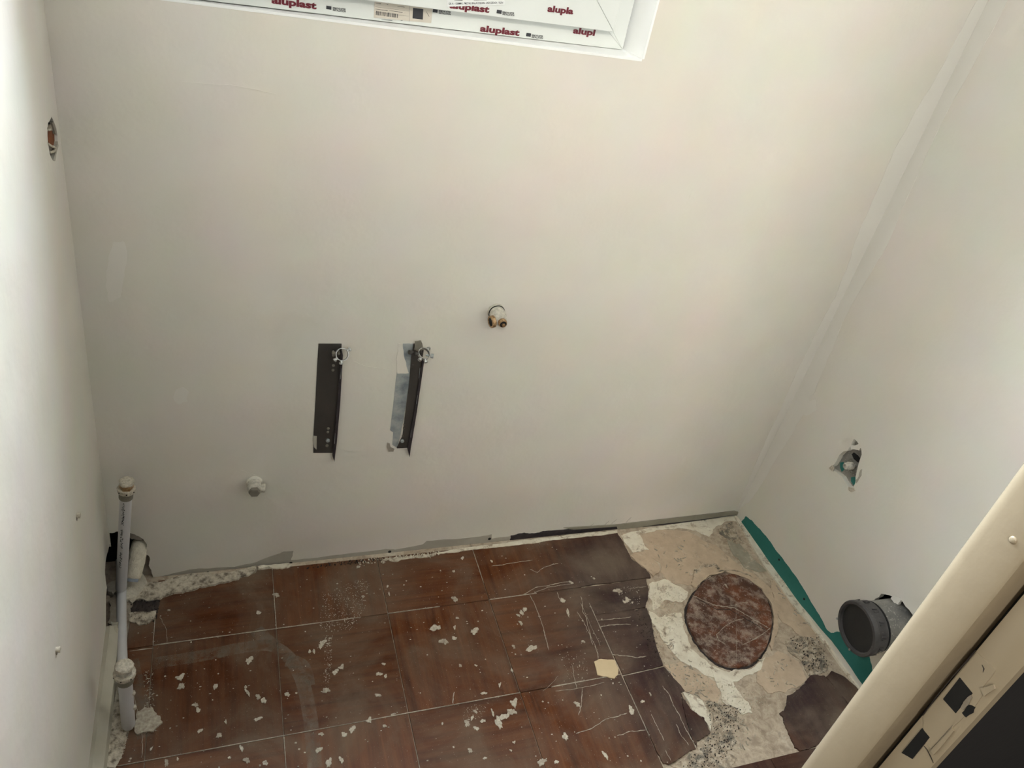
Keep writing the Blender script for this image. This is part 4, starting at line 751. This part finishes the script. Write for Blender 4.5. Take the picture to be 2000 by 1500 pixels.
# dust swept into arcs
bm = bmesh.new()
for s, (q, w) in enumerate([([(0.0684,-0.2354),(0.1668,-0.2327),(0.2488,-0.2263),(0.3012,-0.2327),(0.336,-0.2687),(0.3576,-0.3291),(0.3656,-0.4018),(0.3664,-0.4578),(0.3652,-0.5208)], .028), ([(0.3304,-0.2741),(0.3607,-0.2922),(0.3689,-0.3434)], .03), ([(0.0244,-0.2203),(0.0444,-0.3068),(0.0636,-0.3979)], .03), ([(0.2714,-0.1847),(0.2914,-0.2151),(0.3117,-0.2345)], .03)]):
    sm = [tuple(v)[:2] for v in smooth_path([(a, b, 0) for a, b in q], 5)]
    L_ = []; R_ = []
    for i, p in enumerate(sm):
        a = sm[max(i-1, 0)]; b = sm[min(i+1, len(sm)-1)]; d = math.hypot(b[0]-a[0], b[1]-a[1]); nx, ny = -(b[1]-a[1])/d, (b[0]-a[0])/d
        L_.append(bm.verts.new((p[0]+nx*w/2, p[1]+ny*w/2, 0.0006))); R_.append(bm.verts.new((p[0]-nx*w/2, p[1]-ny*w/2, 0.0006)))
    for i in range(len(sm)-1): bm.faces.new((L_[i], L_[i+1], R_[i+1], R_[i]))
obj('dust_film', bm, M['film'], floor)

# left wall foot: painted base strip, torn card above it
bl = [(-0.0311,-0.295),(-0.0264,-0.4402)]
bm = bmesh.new()
prof = [(-0.030, 0.0), (-0.030, 0.030), (-0.020, 0.032), (-0.004, 0.016), (-0.001, 0.0)]
for (ya, yb) in ((-0.150, YF + 0.012),):
    ra = [bm.verts.new((x + 0.004, ya, z)) for x, z in prof]; rb = [bm.verts.new((x, yb, z)) for x, z in prof]
    for i in range(5): bm.faces.new((ra[i], ra[(i+1) % 5], rb[(i+1) % 5], rb[i]))
    bm.faces.new(ra); bm.faces.new(rb)
base = struct(obj('baseboard_left', bm, M['base']), 'dull beige base strip along the foot of the left wall', 'skirting')
poly_part('split_edge', [(-0.148, -0.0), (-0.130, 0.012), (-0.136, 0.022), (-0.150, 0.030), (-0.165, 0.018), (-0.170, 0.004)], 0.010, 0.021, left_map, M['base'], base, 0.003, 2, 3)
poly_part('torn_card', [(-0.0282,-0.0673),(-0.0204,-0.0402),(-0.005,-0.054),(0.004,-0.143),(-0.0077,-0.1437),(-0.0249,-0.125)], 0.0, 0.012, floor_map, M['baretorn'], floor, 0.004, 3, 31)
poly_part('torn_card', [(-0.019,-0.126),(-0.0006,-0.1343),(0.0031,-0.1559),(-0.002,-0.1654),(-0.0129,-0.1506)], 0.0, 0.015, floor_map, M['base'], floor, 0.003, 3, 32)

# ------------------------------------------------------------------ torn corner: board flaps, foam sleeve
poly_part('torn_board_flap', [(0.0349,0.1029),(0.0412,0.0921),(0.0481,0.0745),(0.0511,0.0606),(0.0514,0.0369),(0.0535,0.0089),(0.0547,-0.0176),(0.0406,-0.0204),(0.0313,0.0092),(0.0256,0.041),(0.0263,0.0745)], -0.020, -0.008, back_map, M['board_dark'], wall_back, 0.002, 2, 3)
poly_part('torn_board_flap', [(0.0165,0.1472),(0.0342,0.1432),(0.0409,0.1263),(0.044,0.1146),(0.0322,0.1195),(0.0205,0.1244),(0.0137,0.1381)], -0.014, -0.002, back_map, M['board_dark'], wall_back, 0.0015, 2, 4)
poly_part('plaster_wedge', [(0.0151,0.0104),(0.0275,0.0146),(0.0446,-0.0239),(0.0336,-0.0485),(0.0223,-0.0639),(0.0062,-0.0671),(0.0023,-0.0293)], 0.0, 0.010, floor_map, M['foam'], floor, 0.002, 2, 5)
poly_part('plaster_wedge', [(-0.0362,-0.0234),(-0.0247,-0.015),(-0.0104,-0.0127),(-0.0083,-0.0392),(-0.0215,-0.0515),(-0.0325,-0.0412)], 0.0, 0.014, floor_map, M['foam'], floor, 0.003, 2, 6)
poly_part('plaster_wedge', [(-0.0225,-0.0399),(-0.0064,-0.0366),(-0.0016,-0.0715),(-0.0111,-0.0783)], 0.0, 0.006, floor_map, M['dark'], floor, 0.003, 2, 6)
S0 = Vector((0.031, 0.0, 0.0806)); S1 = Vector((0.018, -0.045, 0.0370)); sd = (S1 - S0).normalized()
stub = thing('stub_pipe', 'short foam-covered pipe end sticking out of the torn corner hole', 'pipe', (0.024, -0.02, 0.05))
bm = bmesh.new(); L0 = (S1 - S0).length
add_lathe(bm, S0 - sd * 0.03, sd, [(0, .012), (0.006, .0165), (0.03, .0180), (0.05, .0178), (L0 + 0.030 - 0.014, .0165), (L0 + 0.030 - 0.010, .0150), (L0 + 0.022, .010)], 22, 0.06, 3); obj('foam_sleeve', bm, M['foam'], stub, smooth=50)
bm = bmesh.new(); add_lathe(bm, S1 - sd * 0.03, sd, [(0, .0120), (0.026, .0120), (0.028, .0110)], 22); obj('end_plug', bm, M['blueplug'], stub, smooth=40)

# white supply pipes with brass caps
def pipe_cap(p, axis, parent, r, seed, plastered_top=False):
    ax = Vector(axis).normalized(); p = Vector(p)
    bm = bmesh.new(); add_lathe(bm, p, ax, [(-0.030, r * 1.02), (-0.028, r * 1.22), (-0.010, r * 1.25), (-0.008, r * 1.1)], 20); obj('press_sleeve', bm, M['sleeve'], parent, smooth=40)
    bm = bmesh.new(); add_lathe(bm, p, ax, [(-0.009, r * 1.1), (-0.009, r * 1.52), (-0.002, r * 1.55), (0.0, r * 1.48), (0.0, r * 1.1)], 22, 0.02, seed); fl = obj('collar', bm, M['splat'], parent, smooth=40)
    q = ax.to_track_quat('Z', 'Y')
    bm = bmesh.new()
    for k in range(7):
        a = k * 0.9 + seed; c = p + q @ Vector((math.cos(a) * r * 1.52, math.sin(a) * r * 1.52, -0.0045))
        add_lathe(bm, c, q @ Vector((math.cos(a), math.sin(a), 0)), [(0, .0016), (0.0008, .0014)], 6)
    obj('slots', bm, M['black_hole'], fl)
    bm = bmesh.new(); add_lathe(bm, p, ax, [(-0.001, r * 1.18), (0.012, r * 1.22), (0.014, r * 1.1)], 6); obj('hex_cap', bm, M['plastered'] if plastered_top else M['brass'], parent)
    bm = bmesh.new(); add_lathe(bm, p + ax * 0.0125, ax, [(0, r * 1.26), (0.003, r * 1.3), (0.0065, r * 1.16), (0.008, r * 0.7)], 14, 0.07, seed); obj('plaster_crust', bm, M['splat'], parent, smooth=60)
p1b = Vector((-0.0030, -0.050, 0.036)); p1t = Vector((0.0367, -0.07, 0.3438))
up1 = thing('supply_pipe', 'upright white pipe with black print and capped brass end in the left corner', 'pipe', (-0.004, -0.05, 0.0), 'white water supply pipes on the left')
d1 = (p1t - p1b).normalized()
bm = bmesh.new(); add_tube(bm, [p1b - d1 * 0.018, p1b - d1 * 0.016, p1b - d1 * 0.010, p1b, p1b + d1 * 0.06, p1t - d1 * 0.02], [.003, .0075, .0108, .0112, .0112, .0112], 20); obj('tube', bm, M['pipe'], up1, smooth=50)
pipe_cap(p1t, d1, up1, 0.0108, 1)
# black print running down the tube, three runs of small characters
camd = (Vector((0.2366, -1.3194, 1.4954)) - p1t); side = d1.cross(camd).normalized(); frontv = side.cross(d1).normalized()
bm = bmesh.new(); rp_ = random.Random(9); LT = (p1t - p1b).length
def on_tube(h, ang): return p1b + d1 * h + (frontv * math.cos(ang) - side * math.sin(ang)) * 0.01155
sgn_ = -1 if side.x > 0 else 1
for a0, a1 in ((0.24, 0.40), (0.45, 0.63), (0.68, 0.885)):
    h = a0 * LT
    while h < a1 * LT:
        wch = rp_.uniform(0.0022, 0.0040)
        for k in range(rp_.choice((2, 3, 3))):
            aa = sgn_ * -1 * (math.radians(4) + rp_.uniform(0, 0.42)); hh = h + rp_.uniform(0, wch * 0.5); e = rp_.uniform(0.0008, 0.0026); w2 = rp_.uniform(0.08, 0.2)
            v4 = [bm.verts.new(on_tube(a, b)) for a, b in ((hh, aa), (hh + e, aa), (hh + e, aa + w2), (hh, aa + w2))]
            bm.faces.new(v4)
        h += wch
o = obj('print', bm, M['ink'], up1); o['kind'] = 'stuff'

p2b = Vector((0.0325, -0.372, 0.012)); p2t = Vector((0.041, -0.372, 0.1764))
up2 = thing('supply_pipe', 'shorter white pipe with plaster-crusted cap standing by the base strip', 'pipe', (0.0325, -0.372, 0.0), 'white water supply pipes on the left')
d2 = (p2t - p2b).normalized()
bm = bmesh.new(); add_tube(bm, [p2b - d2 * 0.012, p2b - d2 * 0.008, p2b, p2b + d2 * 0.05, p2t - d2 * 0.02], [.004, .0095, .0122, .0122, .0122], 20); obj('tube', bm, M['pipe'], up2, smooth=50)
pipe_cap(p2t, d2, up2, 0.0122, 2, True)
for k, h in enumerate((0.055, 0.10)):
    c = p2b + d2 * h + Vector((0.012, -0.002, 0)); bm = bmesh.new(); add_lathe(bm, c, (1, 0, 0.2), [(-0.001, .004), (0.002, .0045), (0.004, .002)], 10, 0.25, k); obj('plaster_blob', bm, M['splat'], up2, smooth=60)
lp = thing('floor_pipe', 'white pipe lying on the floor between the two upright pipes', 'pipe', (0.0, -0.15, 0.0))
bm = bmesh.new(); add_tube(bm, smooth_path([(-0.012, 0.03, 0.030), (-0.006, -0.03, 0.020), (-0.001, -0.10, 0.0105), (0.008, -0.20, 0.0105), (0.018, -0.29, 0.0105), (0.028, -0.355, 0.0105)], 5), 0.0098, 18); obj('tube', bm, M['pipe'], lp, smooth=60)

# ------------------------------------------------------------------ angle valves on the back wall
def lathe_part(name, p, ax, prof, m, parent, seg=22, jit=0.0, seed=0):
    bm = bmesh.new(); add_lathe(bm, p, ax, prof, seg, jit, seed); return obj(name, bm, m, parent, smooth=38 if seg > 8 else None)
v = [(0.7589,0.7068)][0]
va = thing('angle_valve', 'plaster-smeared angle valve with open brass outlet, upper middle of wall', 'valve', (v[0], 0, v[1]), 'angle valves on the end wall')
c = Vector((v[0], 0, v[1]))
lathe_part('wall_flange', c, (0, -1, 0), [(0, .0175), (.004, .0185), (.0075, .0175), (.008, .014)], M['plastered'], va, 24, .04, 1)
lathe_part('seal_ring', c + Vector((0, -.008, 0)), (0, -1, 0), [(0, .0178), (.0018, .0178)], M['black_hole'], va)
lathe_part('body', c + Vector((0, -.010, 0)), (0, -1, 0), [(0, .0165), (.006, .0170), (.014, .0165), (.0145, .0135), (.030, .0130), (.034, .0115)], M['plastered'], va, 24, .02, 2)
lathe_part('stem', c + Vector((0.001, -.044, 0)), (0, -1, -0.05), [(0, .0088), (.006, .0092), (.009, .0080), (.009, .0036), (.0135, .0036), (.014, .0028)], M['brass'], va)
lathe_part('stem_groove', c + Vector((0.001, -.0529, -0.0005)), (0, -1, -0.05), [(0, .0068), (.0008, .0068)], M['black_hole'], va)
lathe_part('branch', c + Vector((-0.004, -.033, -0.003)), (-1, -0.20, -.10), [(0, .0085), (.008, .0090)], M['plastered'], va)
ou = lathe_part('outlet_ring', c + Vector((-0.012, -.0335, -0.005)), (-1, -0.20, -.10), [(0, .0115), (.0012, .0128), (.008, .0128), (.009, .0120), (.009, .0092), (.003, .0090)], M['brass'], va)
lathe_part('bore', c + Vector((-0.0150, -.0345, -0.0055)), (-1, -0.20, -.10), [(0, .0088), (.0045, .0088)], M['black_hole'], ou)
v = [(0.2775,0.2704)][0]; c = Vector((v[0], 0, v[1]))
vb = thing('angle_valve', 'capped angle valve with dark hexagonal end, low on the wall at left', 'valve', (v[0], 0, v[1]), 'angle valves on the end wall')
lathe_part('wall_flange', c, (0, -1, 0), [(0, .0165), (.004, .0170), (.006, .0150)], M['wall'], vb, 24, .04, 1)
lathe_part('body', c + Vector((0, -.005, 0)), (0, -1, 0), [(0, .0145), (.010, .0150), (.022, .0145), (.024, .0120)], M['plastered'], vb, 24, .03, 3)
lathe_part('hex_cap', c + Vector((-0.001, -.027, 0)), (-0.05, -1, 0), [(0, .0120), (.0085, .0120), (.0095, .0108)], M['sleeve'], vb, 6)
lathe_part('branch', c + Vector((0.006, -.018, -0.001)), (1, -.05, -.1), [(0, .0085), (.010, .0088)], M['plastered'], vb)
lathe_part('outlet_ring', c + Vector((0.014, -.0185, -0.002)), (1, -.05, -.1), [(0, .0098), (.007, .0100), (.008, .0085), (.008, .0060), (.005, .0055)], M['plastered'], vb)

# ------------------------------------------------------------------ steel mounting plates
b1 = thing('mounting_plate', 'dark steel mounting plate with pale ring clamp, left of the pair', 'bracket', ([(0.4304,0.4899)][0][0], 0, [(0.4304,0.4899)][0][1]), 'steel mounting plates in the wall')
poly_part('plate', [(0.4011,0.6301),(0.4462,0.6295),(0.4492,0.5934),(0.4495,0.489),(0.448,0.3912),(0.4415,0.3418),(0.4006,0.345),(0.399,0.3945),(0.4,0.4913),(0.4003,0.5694)], -0.004, 0.0012, back_map, M['darkmetal'], b1)
poly_part('side_lip', [(0.4455,0.6234),(0.4495,0.6059),(0.4505,0.489),(0.4488,0.3737),(0.4471,0.3413),(0.4465,0.3203),(0.4418,0.3358),(0.4421,0.3771),(0.4452,0.4892)], 0.0, 0.007, back_map, M['tar'], b1)
poly_part('bare_corner', [(0.3985,0.3945),(0.4061,0.3926),(0.4069,0.3548),(0.4012,0.3626),(0.3984,0.3802)], 0.0005, 0.0022, back_map, M['board'], b1)
def fixings(qs, parent, m, r=0.0032):
    for k, q in enumerate(qs): lathe_part('rivet', Vector((q[0], -0.001, q[1])), (0, -1, 0), [(0, r), (.0012, r), (.002, r * .5)], m, parent, 12)
fixings([(0.4313,0.6026),(0.4339,0.5913),(0.4325,0.5774),(0.4321,0.566),(0.4296,0.4125),(0.4289,0.4025)], b1, M['sleeve'])
lathe_part('slot_bolt', Vector((*[[(0.4299,0.3794)][0][0]], -0.001, [(0.4299,0.3794)][0][1])), (0, -1, 0), [(0, .0045), (.003, .0045), (.004, .003)], M['galv'], b1, 14)
lathe_part('slot_bolt', Vector((*[[(0.4289,0.3649)][0][0]], -0.001, [(0.4289,0.3649)][0][1])), (0, -1, 0), [(0, .0038), (.0026, .0034)], M['sleeve'], b1, 6)
b2 = thing('mounting_plate', 'zinc and dark steel mounting plate half plastered over, right of the pair', 'bracket', ([(0.5946,0.4825)][0][0], 0, [(0.5946,0.4825)][0][1]), 'steel mounting plates in the wall')
poly_part('zinc_face', [(0.5711,0.6278),(0.5936,0.6274),(0.5926,0.5968),(0.5956,0.5481),(0.5938,0.4685),(0.5899,0.3817),(0.5852,0.3458),(0.5737,0.3558),(0.5727,0.3917),(0.5652,0.3981),(0.5653,0.4838),(0.5654,0.553)], -0.004, 0.0009, back_map, M['galv'], b2, 0.0008, 2, 2)
poly_part('plaster_smear', [(0.5613,0.6292),(0.5699,0.629),(0.578,0.5906),(0.5906,0.5535),(0.5665,0.5529),(0.5607,0.591)], 0.0, 0.0012, back_map, M['wall'], b2, 0.002, 2, 3)
poly_part('channel', [(0.5926,0.6275),(0.6107,0.6298),(0.6161,0.6118),(0.6156,0.5872),(0.616,0.4532),(0.6161,0.3769),(0.6088,0.3456),(0.5852,0.3458),(0.5947,0.3799),(0.5946,0.4825),(0.5938,0.5441),(0.5915,0.5968)], -0.004, 0.0030, back_map, M['darkmetal'], b2, 0.0005, 1, 4)
poly_part('side_lip', [(0.6153,0.5898),(0.6189,0.5871),(0.6183,0.4531),(0.6166,0.3724),(0.6158,0.3466),(0.6162,0.3203),(0.6089,0.3441),(0.6094,0.3623),(0.6122,0.4562)], 0.0, 0.0075, back_map, M['tar'], b2)
poly_part('top_tab', [(0.595,0.635),(0.6078,0.6361),(0.6145,0.6157),(0.6031,0.6107),(0.5949,0.616)], 0.002, 0.0060, back_map, M['sleeve'], b2, 0.0008, 2, 4)
poly_part('bottom_hook', [(0.5626,0.3626),(0.5676,0.3593),(0.5709,0.3484),(0.5795,0.3432),(0.5779,0.3357),(0.5673,0.3365),(0.5628,0.3475)], 0.0, 0.0025, back_map, M['board_dark'], b2, 0.0006, 2, 4)
fixings([(0.5971,0.5758),(0.598,0.5666),(0.596,0.4138),(0.5958,0.4035),(0.5957,0.3813)], b2, M['sleeve'], 0.0028)
lathe_part('slot_bolt', Vector(([(0.5947,0.3679)][0][0], -0.003, [(0.5947,0.3679)][0][1])), (0, -1, 0), [(0, .0042), (.003, .0042), (.004, .003)], M['galv'], b2, 14)
for q in ([(0.612,0.5702),(0.6128,0.5435)], [(0.6145,0.4983),(0.6148,0.4745)], [(0.611,0.4026),(0.6122,0.3802)], [(0.4482,0.5732),(0.4475,0.5475)], [(0.4441,0.403),(0.4439,0.3741)]):
    bm = bmesh.new(); ribbon(q, 0.0014, 0.006, 0.0080, back_map, bm, 1, .5)
    obj('bare_edge', bm, M['galv'], b1 if q[0][0] < 0.5 else b2)
def ring_clamp(q, axis, m_ring, m_dark, parent, seedc, r=0.0125):
    c = Vector((q[0], -0.014, q[1])); ax = Vector(axis).normalized(); qq = ax.to_track_quat('Z', 'Y')
    bm = bmesh.new()
    rings = []
    for i in range(28):
        a = i * math.pi / 14; rr = []
        for k, (dr_, dh) in enumerate(((0.0007, -0.0035), (0.0007, 0.0035), (-0.0007, 0.0035), (-0.0007, -0.0035))):
            rr.append(bm.verts.new(c + qq @ Vector(((r + dr_) * math.cos(a), (r + dr_) * math.sin(a), dh))))
        rings.append(rr)
    for i in range(28):
        A2, B2 = rings[i], rings[(i + 1) % 28]
        for k in range(4): bm.faces.new((A2[k], A2[(k+1) % 4], B2[(k+1) % 4], B2[k]))
    cl = obj('ring_clamp', bm, m_ring, parent, smooth=60)
    for a, nm in ((30, 'ear'), (165, 'ear'), (215, 'ear'), (260, 'ear')):
        d = qq @ Vector((math.cos(math.radians(a)), math.sin(math.radians(a)), 0))
        lathe_part(nm, c + d * r, d, [(0, .0026), (.004, .0030), (.0045, .0044), (.0075, .0040), (.008, .0022)], m_dark if a == 165 else m_ring, cl, 8)
    lathe_part('stud', Vector((c.x - 0.006, 0.0, c.z)), (0, -1, 0), [(0, .0028), (.012, .0028)], m_dark, cl, 10)
ring_clamp((0.4464, 0.6129), (0.1, -1, 0.55), M['chrome'], M['sleeve'], b1, 1)
ring_clamp((0.6143, 0.6109), (0.2, -0.55, 0.9), M['chrome'], M['darkmetal'], b2, 2)
lathe_part('clamp_bolt', Vector(((0.6313, 0.6054)[0], -0.014, (0.6313, 0.6054)[1])), (1, -.3, 0), [(-.012, .0022), (-.002, .0022), (-.002, .0048), (.004, .0048)], M['galv'], b2, 8)
lathe_part('clamp_bolt', Vector(((0.5871, 0.6127)[0], -0.010, (0.5871, 0.6127)[1])), (-1, -.3, .2), [(-.006, .0022), (-.002, .0022), (-.002, .0048), (.004, .0048)], M['darkmetal'], b2, 8)

# ------------------------------------------------------------------ fitting in the right wall
fx = thing('wall_fitting', 'plaster-covered water fitting in the torn diamond hole of the right wall', 'fitting', right_map([(-0.2483,0.4187)][0][0], [(-0.2483,0.4187)][0][1], 0))
poly_part('back_plate', [(-0.1839,0.3787),(-0.1991,0.4425),(-0.2134,0.4951),(-0.2618,0.4955),(-0.3036,0.4354),(-0.307,0.3803),(-0.2768,0.3602),(-0.2131,0.3616)], -0.022, -0.0128, right_map, M['greyplastic'], fx)
def rp(x, y, w): return right_map(x, y, w)
q = [(-0.2483,0.4187)][0]
lathe_part('outlet', rp(q[0], q[1], -0.012), (-1, 0, 0), [(0, .0095), (.010, .0100), (.012, .0085), (.020, .0080), (.021, .0050), (.016, .0045)], M['plastered'], fx, 18, .08, 2)
for k, (dx_, dz_) in enumerate(((0.007, 0.011), (-0.010, 0.009), (-0.011, -0.010), (0.010, -0.011))):
    lathe_part('screw', rp(q[0] + dx_, q[1] + dz_, -0.012), (-1, 0, 0), [(0, .0034), (.006, .0036), (.007, .002)], M['chrome'] if k % 2 else M['sleeve'], fx, 10, .1, k)
poly_part('oval_slot', [(-0.2326,0.4414),(-0.2348,0.4499),(-0.249,0.4523),(-0.262,0.4506),(-0.265,0.4435),(-0.2589,0.4381),(-0.2441,0.4365)], -0.0126, -0.0118, right_map, M['black_hole'], fx)
poly_part('green_tab', [(-0.2636,0.3939),(-0.2703,0.4017),(-0.2807,0.4096),(-0.2878,0.3994),(-0.2872,0.3887),(-0.2792,0.383),(-0.2693,0.3856)], -0.0126, -0.0112, right_map, M['teal'], fx)
poly_part('green_tab', [(-0.216,0.4001),(-0.223,0.408),(-0.2352,0.3935),(-0.233,0.3847),(-0.2233,0.3896)], -0.0126, -0.0108, right_map, M['teal'], fx)
for k, qq_ in enumerate(([(-0.2802,0.3787),(-0.293,0.389),(-0.3008,0.3863),(-0.2946,0.3753),(-0.2844,0.3725)], [(-0.205,0.3732),(-0.2111,0.389),(-0.2194,0.3862),(-0.2206,0.3753)])):
    poly_part('plaster_lump', qq_, 0.0, 0.0022, right_map, M['splat'], fx, 0.001, 2, k)
poly_part('torn_edge', [(-0.2846,0.4379),(-0.2867,0.4431),(-0.2939,0.4299),(-0.2941,0.4102),(-0.2933,0.4028),(-0.2879,0.4078),(-0.2894,0.4225)], 0.0, 0.0012, right_map, M['board'], fx, 0.001, 2, 5)
poly_part('torn_paper', [(-0.2241,0.4652),(-0.2349,0.4727),(-0.242,0.4851),(-0.2525,0.4812),(-0.2518,0.471),(-0.2405,0.4646),(-0.2305,0.456)], -0.0100, -0.0030, right_map, M['patch'], fx, 0.001, 2, 5)

# ------------------------------------------------------------------ drain outlet
dr = thing('drain_pipe', 'grey waste pipe with black screw cap sticking out of the right wall', 'pipe', (1.643, DC[0], DC[1]))
c = Vector((1.643, DC[0], DC[1])); ax = Vector((-1, 0.06, -0.05)).normalized()
lathe_part('pipe', c - ax * 0.05, ax, [(0, .0555), (.105, .0555), (.106, .0560), (.118, .0562), (.120, .053)], M['greyplastic'], dr, 48)
lathe_part('seal_groove', c + ax * 0.045, ax, [(0, .0572), (.004, .0572)], M['black_hole'], dr, 48)
sk_ = lathe_part('socket', c + ax * 0.050, ax, [(0, .0570), (.002, .0592), (.026, .0596), (.028, .0580)], M['blackplastic'], dr, 48)
cap = lathe_part('screw_cap', c + ax * 0.077, ax, [(0, .0600), (.0015, .0622), (.010, .0626), (.013, .0608), (.0135, .0545), (.006, .0530), (.006, .010)], M['blackplastic'], dr, 56)
lathe_part('cap_face', c + ax * 0.0835, ax, [(-.004, .0525), (.0004, .0525), (.0004, .02)], M['capface'], cap, 48)
qx = ax.to_track_quat('Z', 'Y')
for k in range(12):
    a = 2 * math.pi * k / 12
    d = qx @ Vector((math.cos(a), math.sin(a), 0)); t = qx @ Vector((-math.sin(a), math.cos(a), 0))
    bm = bmesh.new()
    for o_ in (-0.0035, 0.0035):
        p = c + ax * 0.060 + d * 0.0602 + t * o_
        add_tube(bm, [p, p + ax * 0.011], 0.0017, 6)
    obj('grip_rib', bm, M['blackplastic'], cap)
bm = bmesh.new()
p = c + ax * 0.066
def onring(deg, h, r=0.0606):
    a = math.radians(deg); return c + ax * h + (Vector((0, -math.cos(a), math.sin(a)))) * r
add_tube(bm, [onring(-6, .066), onring(-14, .065), onring(-22, .067)], 0.0011, 6); add_tube(bm, [onring(-17, .066), onring(-18, .057)], 0.0007, 6)
obj('pale_scrape', bm, M['splat'], dr)
for dg in (-150, -75): lathe_part('rim_pin', onring(dg, 0.0895, 0.0585), ax, [(0, .0028), (.0025, .0022)], M['chrome'] if dg == -150 else M['greyplastic'], cap, 8)
poly_part('plaster_lump', [(DC[0] + 0.030, DC[1] + 0.052), (DC[0] + 0.026, DC[1] + 0.068), (DC[0] + 0.012, DC[1] + 0.076), (DC[0] + 0.008, DC[1] + 0.058), (DC[0] + 0.018, DC[1] + 0.052)], -0.008, 0.0004, right_map, M['patch'], wall_right, 0.003, 3, 3)
print('objects', len(bpy.data.objects))
